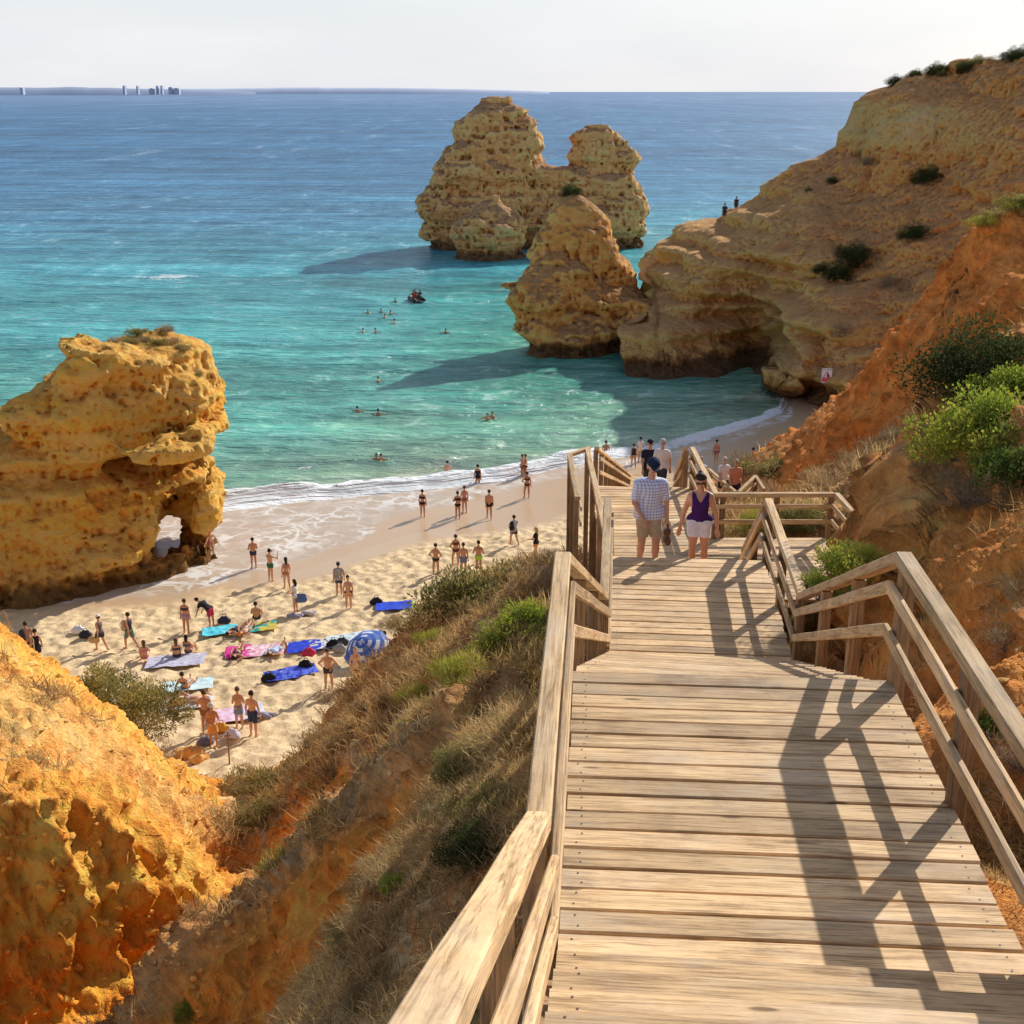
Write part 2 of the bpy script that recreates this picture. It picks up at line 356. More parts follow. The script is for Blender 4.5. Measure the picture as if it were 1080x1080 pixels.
dn = g.noise(p, .5, 3, out='Color'); vm = g.n('ShaderNodeVectorMath', operation='MULTIPLY_ADD'); g.l(dn, vm.inputs[0]); vm.inputs[1].default_value = (3.5, 3.5, 0); g.l(p, vm.inputs[2])
g.l(g.scale(vm.outputs[0], (.8, 1.1, 0)), v.inputs['Vector']); v.inputs['Scale'].default_value = .8
lace = g.range(v.outputs['Distance'], .02, .14, 1, 0)
lace2 = g.math('MULTIPLY', g.range(g.noise(g.scale(p, (.7, 1.3, 0)), 1.2, 6, .7, .6), .50, .66, 0, 1), .75)
fo = g.math('MULTIPLY', g.math('MAXIMUM', lace, lace2), g.math('MULTIPLY', g.range(ws, .1, .8, 0, .8), g.range(g.noise(p, .28, 5, .6), .40, .60, .15, 1)))
col = g.mix(g.math('MULTIPLY', ws, .30), col, (.42, .40, .36, 1))
col = g.mix(fo, col, (.84, .82, .78, 1))
rough = g.math('ADD', g.math('MULTIPLY', dr, .6), g.math('ADD', .28, g.math('MULTIPLY', fo, .4)))
hb = g.math('MULTIPLY', g.math('ADD', nB, g.math('MULTIPLY', nC, .15)), g.math('ADD', g.math('MULTIPLY', dr, .9), .04))
g.bsdf(col, rough, g.bump(hb, .7, .12), .35)
tag(link('beach', sand_me, g.m), 'sandy beach trodden with footprints and wet along the wash', kind='structure')

# ------------------------------------------------------------------ far coast on the horizon
def far_coast(name, dist, pts, matc):
    v = []; n = 240; px = np.linspace(pts[0][0], pts[-1][0], n); hy = np.interp(px, [a for a, _ in pts], [b for _, b in pts])
    hy = hy+fbm(np.stack([px*.06, 0*px, 0*px], 1), 4, 5)*hy*.12
    rows = []
    for k, (f, dd) in enumerate([(0, 0), (.55, 60), (.9, 250), (1, 500), (.6, 1500)]):
        x = (px-540)/FPX*(dist+dd)/1.0*.95; rows.append(np.stack([x, 0*x+dist+dd, f*(24.5+hy*dist/FPX*.95)-4*(f==0)], 1))
    me = np_mesh(name, np.concatenate(rows), grid_quads(5, n)); return tag(link(name, me, matc), kind='structure')
m_far = plain('far_land', (.30, .36, .50), .95, .06, .002); m_far2 = plain('farther_land', (.44, .50, .64), .95, .03, .002)  # the bluish haze of distance is put into both land colours
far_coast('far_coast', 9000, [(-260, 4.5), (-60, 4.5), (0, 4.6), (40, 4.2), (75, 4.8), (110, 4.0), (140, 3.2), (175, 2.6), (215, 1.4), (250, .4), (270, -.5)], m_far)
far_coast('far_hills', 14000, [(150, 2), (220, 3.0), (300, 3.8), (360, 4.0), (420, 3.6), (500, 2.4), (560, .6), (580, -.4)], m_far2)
m_tower = plain('far_tower', (.36, .42, .56), .9, .03, .01); m_block = plain('far_block', (.44, .49, .60), .9, .03, .01)  # building colours faded towards the haze, painted in
def box_v(x0, x1, y0, y1, z0, z1):
    return np.array([(x0, y0, z0), (x1, y0, z0), (x1, y1, z0), (x0, y1, z0), (x0, y0, z1), (x1, y0, z1), (x1, y1, z1), (x0, y1, z1)])
BOXQ = np.array([(0, 3, 2, 1), (4, 5, 6, 7), (0, 1, 5, 4), (1, 2, 6, 5), (2, 3, 7, 6), (3, 0, 4, 7)])
k_ = 8950/FPX
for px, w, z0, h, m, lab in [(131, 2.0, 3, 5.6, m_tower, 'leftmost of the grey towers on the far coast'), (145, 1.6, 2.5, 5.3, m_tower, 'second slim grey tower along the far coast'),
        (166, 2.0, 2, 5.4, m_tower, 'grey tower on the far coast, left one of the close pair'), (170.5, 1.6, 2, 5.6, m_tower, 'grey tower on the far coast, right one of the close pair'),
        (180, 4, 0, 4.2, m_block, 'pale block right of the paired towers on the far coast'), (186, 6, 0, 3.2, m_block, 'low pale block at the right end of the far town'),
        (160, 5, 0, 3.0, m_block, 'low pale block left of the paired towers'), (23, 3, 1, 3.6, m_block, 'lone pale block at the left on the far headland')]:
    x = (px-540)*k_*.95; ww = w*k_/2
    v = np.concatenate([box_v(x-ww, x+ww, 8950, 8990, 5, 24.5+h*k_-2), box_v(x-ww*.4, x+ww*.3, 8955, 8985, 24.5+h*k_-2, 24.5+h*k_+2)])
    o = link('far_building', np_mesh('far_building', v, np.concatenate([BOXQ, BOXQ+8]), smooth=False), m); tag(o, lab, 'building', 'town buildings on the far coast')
# ================================================================== hillside around the stairs: one sheet over control points of the terrain
OR, GO, RD, DK, TN, SD = (.86, .39, .055), (.92, .56, .15), (.70, .30, .085), (.36, .21, .10), (.52, .36, .19), (.62, .46, .24)
BR_ = (.42, .26, .13)
CP_ = []   # x, y, z, r, g, b, veg
def cp(px, py, zc, col, veg=0.): CP_.append((*P(px, py, zc), *col, veg))
def cw(x, y, z, col, veg=0.): CP_.append((x, y, z, *col, veg))
# left mass: crest towards the beach, top, cliff edge, cliff face
for a in [(0, 662, 36), (-60, 640, 36), (-160, 620, 37), (30, 690, 35), (62, 712, 34), (110, 745, 33), (160, 790, 33), (200, 825, 33), (222, 858, 32), (238, 880, 31)]: cp(*a, GO, .12)
for a in [(0, 760, 25.5), (-100, 740, 26), (40, 745, 28), (100, 800, 26), (180, 850, 27.5), (0, 815, 21.5), (60, 820, 22.5), (-120, 830, 21), (130, 840, 23.5)]: cp(*a, (.92, .64, .27), .30)
for a in [(0, 858, 20), (60, 862, 20.5), (105, 866, 21.2), (160, 885, 22.2), (205, 915, 23.2), (-120, 860, 19.5), (225, 925, 25)]: cp(*a, GO, .2)
for a in [(0, 960, 20.2), (60, 950, 20.7), (105, 960, 21.4), (165, 960, 22.2), (-120, 960, 19.8), (0, 1080, 19.8), (60, 1075, 20.2), (110, 1070, 20.6), (190, 1000, 22.3), (-120, 1090, 19.5), (150, 1040, 21.6)]: cp(*a, OR)
# gully floor
for a in [(240, 830, 43), (226, 872, 37), (250, 905, 33), (232, 958, 27), (205, 1012, 22.8), (140, 1085, 20.3)]: cp(*a, OR, .05)
# first spur: vegetated outer edge above the beach
for a in [(600, 588, 33), (560, 598, 37), (520, 612, 40), (480, 630, 42), (450, 652, 43), (400, 702, 43), (350, 765, 42), (300, 815, 41), (262, 858, 40), (245, 880, 39)]: cp(*a, BR_, .9)
for a in [(580, 640, 21), (520, 665, 26), (470, 690, 30), (420, 740, 31), (360, 790, 32), (300, 840, 32), (560, 690, 17.5)]: cp(*a, BR_, .95)
for a in [(500, 722, 25), (460, 738, 26), (400, 772, 27.5), (330, 817, 28.8), (270, 872, 29.5)]: cp(*a, TN, .75)
for a in [(500, 752, 24.3), (440, 795, 25.4), (400, 822, 26), (340, 868, 26.8), (285, 918, 27), (240, 952, 27)]: cp(*a, OR, .12)
# second spur: crest, face
for a in [(565, 735, 15), (510, 768, 17), (430, 802, 18.2), (370, 846, 18.8), (300, 900, 19.2), (220, 966, 19.6), (150, 1046, 19.2)]: cp(*a, TN, .8)
for a in [(390, 890, 17.3), (330, 950, 17.8), (250, 1030, 18.0), (300, 1080, 16.6), (200, 1085, 18), (360, 1080, 15.2), (380, 960, 16.2)]: cp(*a, (.80, .36, .07), .03)
for a in [(480, 850, 12.6), (430, 930, 12), (455, 1000, 9.6), (400, 1065, 9.4), (525, 900, 9.6), (545, 800, 11.5), (540, 960, 8), (500, 800, 14)]: cp(*a, (.46, .25, .11), .78)
# ground under and beside the stairs
for y in (-3, 0, 3, 5, 7, 8.5, 11, 14.5, 18, 21.5, 25, 28, 33, 38, 44, 50, 56):
    d = float(stair_drop(y)); x = float(stair_x(y)); dp = 1.1 if y < 20 else 1.6
    cw(x, y, CAMZ-d-dp, DK if y < 20 else BR_, .6)
    cw(x-1.9, y, CAMZ-d-dp-(.5 if y < 20 else 1.3+max(0, y-28)*.05), DK if y < 10 else BR_, .9)
    if y > 8: cw(x+1.7, y, CAMZ-d-(dp-.1), BR_, .7)
cw(-2.5, -2, 20.6, DK, .9); cw(-2.2, 2, 19.9, DK, .9); cw(-5, -2, 18.6, DK, .9); cw(-5, 4, 17, DK, .9)
# right: near earth wall and its bushy top
for a in [(972, 480, 18.5), (1000, 430, 19), (1040, 392, 19.5), (1080, 362, 19.5), (1180, 330, 19), (1060, 440, 17.5), (1030, 470, 17.2), (1080, 470, 16)]: cp(*a, (.66, .37, .15), .45)
for a in [(970, 517, 18.2), (958, 545, 17.6), (955, 570, 17)]: cp(*a, (.78, .44, .17), .02)
for a in [(968, 580, 15.8), (1005, 560, 15.6), (1065, 560, 14.4), (958, 640, 14.8), (1000, 640, 13.4), (1060, 640, 12.2), (1000, 740, 11.0), (1060, 740, 10.0), (1080, 860, 7.4), (1120, 1000, 5.8)]: cp(*a, (.80, .41, .13), .03)
for a in [(900, 640, 15), (880, 655, 16), (860, 600, 20.5), (900, 605, 20), (925, 628, 18.2)]: cp(*a, BR_, .6)
cw(4.9, 3, 20.8, DK, .6); cw(4.6, 0, 22, DK, .6); cw(8, 2, 24, BR_, .8); cw(9, 8, 23.5, BR_, .8); cw(3.4, 6.5, 19.2, DK, .6); cw(3.6, 8, 19.0, DK, .6)
# right: orange ridge behind
for a in [(824, 518, 53), (852, 488, 52), (872, 466, 51), (890, 444, 50), (908, 412, 49), (922, 388, 48), (945, 350, 47), (962, 338, 46), (985, 330, 46), (1008, 288, 46), (1032, 242, 46), (1080, 214, 46), (1200, 150, 46), (1320, 90, 46)]: cp(*a, RD, .05)
for a in [(905, 500, 43.5), (965, 430, 40), (1002, 395, 39.5), (1050, 330, 40), (1080, 300, 40), (870, 508, 46), (835, 524, 49), (940, 400, 43), (1180, 280, 38)]: cp(*a, RD, .12)
for a in [(985, 440, 36), (1030, 385, 37), (1075, 400, 35)]: cp(*a, BR_, .8)
for a in [(900, 545, 35), (940, 510, 33), (972, 470, 30), (1000, 455, 27), (1080, 450, 26)]: cp(*a, TN, .55)
for a in [(830, 545, 30), (800, 560, 28), (760, 545, 33), (880, 560, 27), (830, 530, 42), (800, 528, 47)]: cp(*a, TN, .6)
# behind the ridge and down to the beach: out of sight
for x, y, z in [(14, 62, 8), (20, 60, 13), (30, 56, 20), (16, 70, 1), (26, 72, 3), (40, 72, 8), (9, 64, 4), (11, 70, .5), (6, 66, 1), (45, 50, 24)]: cw(x, y, z, RD, .1)
for x, y, z in [(-40, 44, 0), (-22, 45.5, .3), (-17, 43.5, .6), (-14, 42.3, .5), (-11, 41.2, .4), (-8.5, 41.5, .5), (-6, 43.5, .6), (-3.5, 47, .6), (-9.5, 39.3, 1.3), (-13, 39.8, 1.9), (0, 57, .3), (3, 62, .3), (-40, 38, 6), (-30, 60, -1), (-10, 62, -1), (0, 72, -1), (10, 80, -1.5), (30, 84, -1.5), (-19, 41, 4.2), (-16, 39, 3.8)]: cw(x, y, z, SD, .2)
A_ = np.array(CP_)
def rk(d): return np.sqrt(d*d+.35)
def solve_rbf(pts, vals):
    d = np.linalg.norm(pts[:, None]-pts[None], axis=2); n = len(pts)
    M = np.zeros((n+3, n+3)); M[:n, :n] = rk(d)+np.eye(n)*-.15; M[:n, n] = 1; M[:n, n+1:] = pts; M[n, :n] = 1; M[n+1:, :n] = pts.T
    b = np.zeros((n+3, vals.shape[1])); b[:n] = vals; return np.linalg.solve(M, b)
WR = solve_rbf(A_[:, :2], A_[:, 2:3])
def eval_h(x, y):
    out = np.zeros(len(x)); p = np.stack([x, y], 1)
    for i in range(0, len(p), 40000):
        q = p[i:i+40000]; d = np.sqrt(((q[:, None]-A_[None, :, :2])**2).sum(2)); out[i:i+40000] = rk(d)@WR[:-3, 0]+WR[-3, 0]+q@WR[-2:, 0]
    # keep clear of the stairs
    lat = np.abs(x-stair_x(y)); lim = CAMZ-stair_drop(y)-.55
    k = sstep(2.0, 1.35, lat)*(y < 57.5)
    out = np.where(k > 0, out*(1-k)+np.minimum(out, lim)*k, out)
    zc_ = y*CP+7.5*SP; k3 = sstep(.5, 0, x-.282*zc_)*(x > stair_x(y)+1.0)*sstep(12.5, 14, y)*sstep(26, 25, y); lim3 = CAMZ-np.interp(y, [13, 20, 26], [6.6, 9.3, 9.9]); out = np.where(k3 > 0, out*(1-k3)+np.minimum(out, lim3)*k3, out)
    k2 = sstep(7.6, 7.0, x)*sstep(3.4, 4.0, x)*sstep(20.2, 21.0, y)*sstep(26.0, 25.2, y); out = np.where(k2 > 0, out*(1-k2)+np.minimum(out, CAMZ-9.9)*k2, out)
    return out
def eval_col(x, y):
    out = np.zeros((len(x), 4)); p = np.stack([x, y], 1)
    for i in range(0, len(p), 40000):
        q = p[i:i+40000]; d2 = ((q[:, None]-A_[None, :, :2])**2).sum(2); w = 1/(d2+.15)**1.6; w /= w.sum(1, keepdims=True); out[i:i+40000] = w@A_[:, 3:7]
    return out
# sheet: polar rows, denser where the ground is steep
nth = 760; tha = np.linspace(R(-36), R(38), nth); r0 = np.geomspace(1.6, 84, 420)
RG, TG = np.meshgrid(r0, tha, indexing='ij')
H0 = eval_h((RG*np.sin(TG)).ravel(), (RG*np.cos(TG)).ravel()).reshape(RG.shape)
NR = 860; r_new = np.zeros((NR, nth)); h_new = np.zeros((NR, nth))
for j in range(nth):
    w = np.sqrt(np.diff(r0)**2+(2.2*np.diff(H0[:, j]))**2)/r0[1:]; w = w+.15*np.mean(w)
    cs = np.concatenate([[0], np.cumsum(w)]); t = np.linspace(0, cs[-1], NR); r_new[:, j] = np.interp(t, cs, r0)
# smooth the spacing between neighbouring rows so that the sheet stays regular
for _ in range(3): r_new[:, 1:-1] = (r_new[:, :-2]+2*r_new[:, 1:-1]+r_new[:, 2:])/4
for j in range(nth): h_new[:, j] = np.interp(r_new[:, j], r0, H0[:, j])
TX, TY, TZ = (r_new*np.sin(tha)).ravel(), (r_new*np.cos(tha)).ravel(), h_new.ravel()
tq = grid_quads(NR, nth)[:, ::-1]
def vnormals(v, nr, nc):
    V = v.reshape(nr, nc, 3); du = np.gradient(V, axis=0); dv = np.gradient(V, axis=1); n = np.cross(dv, du); n /= np.linalg.norm(n, axis=2, keepdims=True)+1e-9
    return n.reshape(-1, 3)
TV = np.stack([TX, TY, TZ], 1); TN_ = vnormals(TV, NR, nth); TN_ *= np.sign(TN_[:, 2:3]+1e-9)
CV = eval_col(TX, TY); veg = CV[:, 3]
steep = 1-np.clip(TN_[:, 2], 0, 1)
near = np.clip(np.sqrt(TX**2+TY**2)/14, .35, 1.3)
flute = fbm(np.stack([TX*1.15, TY*1.15, TZ*.30], 1), 4, 51, ridged=True)
lump = fbm(TV*.55, 5, 61); fine = fbm(TV*2.6, 4, 71)
cl = worley(TV*np.array([.9, .9, 1.3]), 77)
onst = np.abs(TX-stair_x(TY)); calm = sstep(1.3, 2.8, onst)*.85+.15
disp = (steep**1.3*(flute*.75+(cl-.5)*.45)+lump*.36+fine*.22+(fbm(TV*6.5, 3, 79, .6))*.09+np.clip(.32-worley(TV*1.7, 83), -.1, .32)*-.45*steep)*near*calm
TV2 = TV+TN_*disp[:, None]; 
# rills: darken nothing here, only shape
TV2[:, 2] = np.where(onst < 1.5, np.minimum(TV2[:, 2], CAMZ-stair_drop(TY)-.4), TV2[:, 2])
TN2 = vnormals(TV2, NR, nth); TN2 *= np.sign(np.sum(TN2*TN_, 1, keepdims=True)+1e-9)
vegm = np.clip(veg+fbm(TV*.8, 4, 91)*.9-.22, 0, 1)*sstep(.45, .78, TN2[:, 2]+.22*veg)
hill_me = np_mesh('hillside', TV2, tq)
set_col(hill_me, 'col', CV[:, :3]); set_val(hill_me, 'veg', vegm)
g = N('hillside_earth'); p = g.pos(); col = g.attr('col'); vg = g.attr('veg', 'Fac')
nA = g.noise(p, .7, 7, .65); nB = g.noise(p, 4, 7, .7); nC = g.noise(p, 22, 4, .7)
zs = g.noise(g.scale(p, (.25, .25, 1.6)), 1, 5, .6)
nF = g.noise(g.scale(p, (2.2, 2.2, .5)), 1, 6, .7)
c = g.mix(1, col, g.ramp(nA, [(.30, (.66, .50, .40)), (.45, (1, .93, .85)), (.58, (1.08, 1.06, 1.04)), (.72, (1.25, 1.36, 1.55))]), 'MULTIPLY')
c = g.mix(1, c, g.ramp(zs, [(.3, (.8, .72, .65)), (.55, (1.05, 1.05, 1.05)), (.75, (1.15, 1.2, 1.3))]), 'MULTIPLY')
c = g.mix(1, c, g.ramp(nB, [(.28, .48), (.45, .95), (.75, 1.25)]), 'MULTIPLY')
c = g.mix(1, c, g.ramp(nF, [(.3, .72), (.5, 1), (.75, 1.15)]), 'MULTIPLY')
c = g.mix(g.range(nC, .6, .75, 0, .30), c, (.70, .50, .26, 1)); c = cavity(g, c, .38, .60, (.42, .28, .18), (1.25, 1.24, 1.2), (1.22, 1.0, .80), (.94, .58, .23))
lit = g.ramp(g.noise(p, 9, 6, .75), [(.25, (.11, .065, .034)), (.40, (.42, .235, .10)), (.56, (.66, .42, .20)), (.74, (.80, .60, .34))])
vm_ = g.range(g.math('ADD', vg, g.math('MULTIPLY', g.math('SUBTRACT', nB, .5), .9)), .3, .62, 0, 1)
c = g.mix(vm_, c, lit)
hh = g.math('ADD', g.math('MULTIPLY', nA, 1.2), g.math('ADD', g.math('MULTIPLY', nB, .5), g.math('MULTIPLY', nC, .14))); hh = g.math('ADD', hh, g.math('MULTIPLY', nF, .35))
g.bsdf(c, .95, g.bump(hh, .95, .28), .1)
tag(link('hillside', hill_me, g.m), 'eroded orange hillside with dry scrub below the stairs', kind='structure')
from mathutils.bvhtree import BVHTree
_tv = TV2.reshape(NR, nth, 3)[::2, ::2].reshape(-1, 3)
BV = BVHTree.FromPolygons([Vector(v) for v in _tv], grid_quads((NR+1)//2, (nth+1)//2).tolist())
def ground(x, y):
    h = BV.ray_cast(Vector((x, y, 90)), Vector((0, 0, -1))); return h[0].z if h[0] is not None else float(beach_z(x, y))
def seen(px, py):
    """where the line of sight through that spot of the photograph meets the hillside"""
    a = Vector((0, 0, CAMZ)); d = (Vector(P(px, py, 10))-a).normalized(); h = BV.ray_cast(a, d)
    return h[0], h[1]
# ================================================================== rocks
def sdf_rock(name, x0, x1, y0, y1, z0, z1, h, fn, mat):
    nx, ny, nz = int((x1-x0)/h)+2, int((y1-y0)/h)+2, int((z1-z0)/h)+2
    gx, gy, gz = np.meshgrid(x0+np.arange(nx)*h, y0+np.arange(ny)*h, z0+np.arange(nz)*h, indexing='ij')
    p = np.stack([gx.ravel(), gy.ravel(), gz.ravel()], 1); F = fn(p, None); m = np.abs(F) < 2.6
    F[m] = fn(p[m], F[m]); F = F.reshape(gx.shape)
    F[0], F[-1], F[:, 0], F[:, -1], F[:, :, 0], F[:, :, -1] = 1, 1, 1, 1, 1, 1
    v, q = surfnets(F, (x0, y0, z0), h); me = np_mesh(name, v, q); return link(name, me, mat)
def smin(a, b, k):
    h = np.clip(.5+.5*(b-a)/k, 0, 1); return b*(1-h)+a*h-k*h*(1-h)
def smax(a, b, k): return -smin(-a, -b, k)
def lobe(p, prof, yc, dep, ang=0., ex=2.4):
    """tower with a profile [(z, x_left, x_right)], centre depth yc (number or [(z, y)]) and half depth dep as share of half width or [(z, d)]"""
    pr = np.array(sorted(prof)); z = p[:, 2]
    l = np.interp(z, pr[:, 0], pr[:, 1]); r = np.interp(z, pr[:, 0], pr[:, 2]); c = (l+r)/2; w = np.maximum((r-l)/2, .05)
    yy = yc if not isinstance(yc, list) else np.interp(z, [a for a, _ in yc], [b for _, b in yc])
    d = w*dep if not isinstance(dep, list) else np.interp(z, [a for a, _ in dep], [b for _, b in dep])
    u = p[:, 0]-c; v = p[:, 1]-yy
    if ang: v = v-u*math.tan(ang)
    k = (np.abs(u/w)**ex+np.abs(v/d)**ex+1e-9)**(1/ex)
    f = (k-1)*np.minimum(w, d)*.9
    return np.maximum(f, z-pr[-1, 0])
def strata(p, freq, amp, seed):
    zz = p[:, 2]+fbm(p*.12, 3, seed)*1.4
    a = vnoise(np.stack([p[:, 0]*.03, p[:, 1]*.03, zz*freq], 1), seed+3)+.5*vnoise(np.stack([p[:, 0]*.06, p[:, 1]*.06, zz*freq*2.7], 1), seed+4)
    return np.tanh(a*2.2)*amp
def prof_px(rows, zc, dz=0):
    """[(py, px_left, px_right)] at a distance -> [(z, xl, xr)]"""
    return [(P(0, py, zc)[2]+dz, P(a, py, zc)[0], P(b, py, zc)[0]) for py, a, b in rows]
M_stack = rock_mat('stack_rock', (.84, .54, .25), (.74, .43, .18), (.50, .28, .12), (.38, .27, .19), .8, blot=.7)
M_stack2 = rock_mat('spire_rock', (.84, .52, .19), (.76, .41, .12), (.50, .26, .085), (.31, .235, .16), .9, blot=.65)
M_gold = rock_mat('golden_rock', (.96, .68, .24), (.95, .56, .13), (.80, .40, .08), (.52, .30, .11), 1.0, blot=.34, strat=.4, cav=(.46, .29, .15), gain=(1.36, 1.10, .82), cap=(.95, .59, .17))
M_head = rock_mat('headland_rock', (.52, .35, .16), (.43, .265, .12), (.22, .14, .075), (.19, .14, .10), .7, blot=.7)

# far stack with two heads
zc = 206
pa = prof_px([(275, 441, 575), (258, 442, 576), (235, 444, 574), (215, 446, 572), (195, 455, 570), (180, 461, 572), (160, 468, 574), (145, 475, 573), (130, 482, 566), (119, 494, 555), (112, 505, 545), (108, 516, 532)], zc)
pb = prof_px([(275, 560, 681), (258, 560, 681), (235, 565, 682), (205, 572, 680), (188, 585, 678), (175, 598, 676), (160, 604, 670), (148, 608, 660), (139, 615, 648), (135, 624, 638)], zc)
pw = prof_px([(275, 520, 640), (240, 520, 640), (200, 525, 640), (185, 535, 630), (181, 540, 620)], zc)
pf = prof_px([(286, 474, 555), (270, 474, 555), (250, 477, 555), (238, 482, 553), (225, 492, 540), (215, 503, 528), (209, 512, 522)], 194)
yb = P(0, 262, 206)[1]
def f_far(p, F):
    if F is None:
        a = lobe(p, pa, yb+6, .62, .1, 2.6); b = lobe(p, pb, yb+7, .6, -.15, 2.6); w = lobe(p, pw, yb+6, [(0, 4.5), (15, 3)], 0, 3); f = lobe(p, pf, P(0, 283, 194)[1]+3, .8)
        return smin(smin(a, b, .8), smin(w, f, .6), .8)
    return F+strata(p, .42, .38, 5)+fbm(p*.22, 5, 15)*.9+(worley(p*np.array([.16, .16, .26])+fbm(p*.3, 2, 18)[:, None]*.3, 19)-.62)*1.7+fbm(p*.9, 4, 16, ridged=True)*-.45+np.clip(.34-worley(p*.55+fbm(p*.6, 2, 21)[:, None]*.6, 17), 0, .4)*.6+np.exp(-((p[:, 2]-1.2)/1.1)**2)*.7+.35+fbm(p*2.2, 3, 20)*.14
tag(sdf_rock('sea_stack', -18, 25, yb-17, yb+21, -2, 25, .24, f_far, M_stack), 'large two headed sea stack with a saddle between its tops', 'sea stack')
# nearer spire in front of the headland
zc = 124
ps = prof_px([(402, 545, 720), (385, 537, 715), (360, 533, 712), (345, 534, 705), (330, 535, 694), (318, 536, 684), (308, 539, 678), (296, 545, 673), (285, 552, 668), (270, 559, 662), (255, 566, 655), (240, 573, 648), (228, 580, 640), (219, 586, 632), (212, 590, 624), (205, 596, 613)], zc)
ys = P(0, 385, zc)[1]
pcol = prof_px([(410, 640, 760), (370, 640, 755), (345, 650, 750), (330, 660, 745), (322, 665, 735)], 121)
def f_sp(p, F):
    if F is None:
        a = lobe(p, ps, [(-2, ys+3), (6, ys+6), (16, ys+7)], .62, .25, 2.2); b = lobe(p, pcol, ys+2.5, .5, .2, 2.4); return smin(a, b, 1.2)
    k = np.clip((17-p[:, 2])/9, .25, 1); return F+(strata(p, .5, .38, 25)+fbm(p*.3, 5, 35)*.7+(worley(p*np.array([.24, .24, .34])+fbm(p*.4, 2, 38)[:, None]*.3, 39)-.62)*1.4+fbm(p*1.1, 4, 36, ridged=True)*-.36+np.clip(.34-worley(p*.7+fbm(p*.7, 2, 41)[:, None]*.6, 37), 0, .4)*.55)*k+.12+np.exp(-((p[:, 2]-.8)/1.0)**2)*.7+.38*k+fbm(p*2.6, 3, 40)*.12*k
tag(sdf_rock('sea_stack', -2, 22, ys-10, ys+17, -2, 16.2, .19, f_sp, M_stack2), 'pointed rock spire at the tip of the headland with a dark bush on top', 'sea stack')
# golden rock with the arch on the left of the beach
zl, zu = 63.5, 69
pl = prof_px([(672, -150, 168), (650, -150, 168), (600, -150, 168), (560, -150, 160), (530, -150, 156), (510, -150, 160), (495, -150, 150), (482, -150, 138), (472, -150, 120), (466, -150, 70)], zl)
pu = prof_px([(520, 24, 200), (505, 24, 194), (485, 28, 198), (468, 32, 205), (455, 34, 207), (445, 36, 203), (425, 37, 207), (408, 38, 218), (395, 40, 216), (380, 50, 214), (368, 66, 207), (357, 84, 198), (349, 98, 186), (343, 106, 162)], zu, -.75)
pg = prof_px([(640, 166, 228), (605, 168, 227), (585, 170, 227), (560, 174, 230), (530, 176, 233), (500, 174, 234), (480, 166, 232), (465, 154, 230), (450, 150, 226)], 69.5)
pb2 = prof_px([(560, 100, 176), (545, 105, 178), (530, 112, 184), (510, 126, 196), (488, 135, 203), (470, 140, 215)], 66.5)
yl, yu = P(0, 640, zl)[1], P(0, 560, zu)[1]
ah = PZ(186, 553, 4.0); 
def f_gold(p, F):
    if F is None:
        a = lobe(p, pl, [(0, yl+4.2), (9, yl+7.0)], [(0, 5.6), (6, 4.6), (9, 3.6)], .42, 3.6); b = lobe(p, pu, [(3, yu+.8), (13, yu+2.2)], [(3, 3.2), (8, 4.2), (11, 3.6), (13, 2.4)], .45, 3.4); c = lobe(p, pg, yu+1.2, 1.35, .0, 2.6); d_ = lobe(p, pb2, yu-1.5, [(2, 1.2), (8, 2.2)], 0, 2.2)
        f = smin(smin(a, b, .25), smin(c, d_, .4), .35)
        zz = p[:, 1]*CP+(CAMZ-p[:, 2])*SP; ux = 540+FPX*p[:, 0]/zz; uy = 540-FPX*(p[:, 1]*SP+(p[:, 2]-CAMZ)*CP)/zz
        # gap between the mass and its leg, running away from the stairs, and the hollow on the leg's near side
        hole = (np.sqrt(((ux-175-(555-uy)*.14)/11)**2+((uy-560)/40)**2)-1)*.52
        f = smax(f, -hole, .12)
        alc = np.maximum((np.sqrt(((ux-192-(548-uy)*.16)/23)**2+((uy-548)/42)**2)-1)*1.1, zz-70.6)
        f = smax(f, -alc, .2)
        cav = np.maximum((np.sqrt(((ux-166)/33)**2+((uy-484+(ux-166)*.12)/20)**2)-1)*.85, zz-68.6)
        return smax(f, -cav*1.0, .4)
    led = np.interp(p[:, 2]+fbm(p*.3, 3, 3)*.7, [1.6, 2.2, 2.8, 4.2, 5.2, 5.9, 6.3, 6.8, 8.2, 9, 10.2, 10.7, 11.2], [-.1, -.1, -.1, 0, .1, .8, .6, -.3, -.2, 0, .45, .3, -.2])+.42
    return F+strata(p, .55, .32, 45)+fbm(p*.42, 5, 55)*.45+(worley(p*np.array([.30, .30, .42])+fbm(p*.5, 2, 57)[:, None]*.3, 58)-.62)*1.1+fbm(p*1.6, 5, 56, .6, True)*-.30+fbm(p*4.5, 3, 59)*.08+led
tag(sdf_rock('beach_rock', -34, -13.2, yl-11, yu+9, -1, 14, .125, f_gold, M_gold), 'golden sandstone rock with an arch at the left end of the beach', 'sea rock')

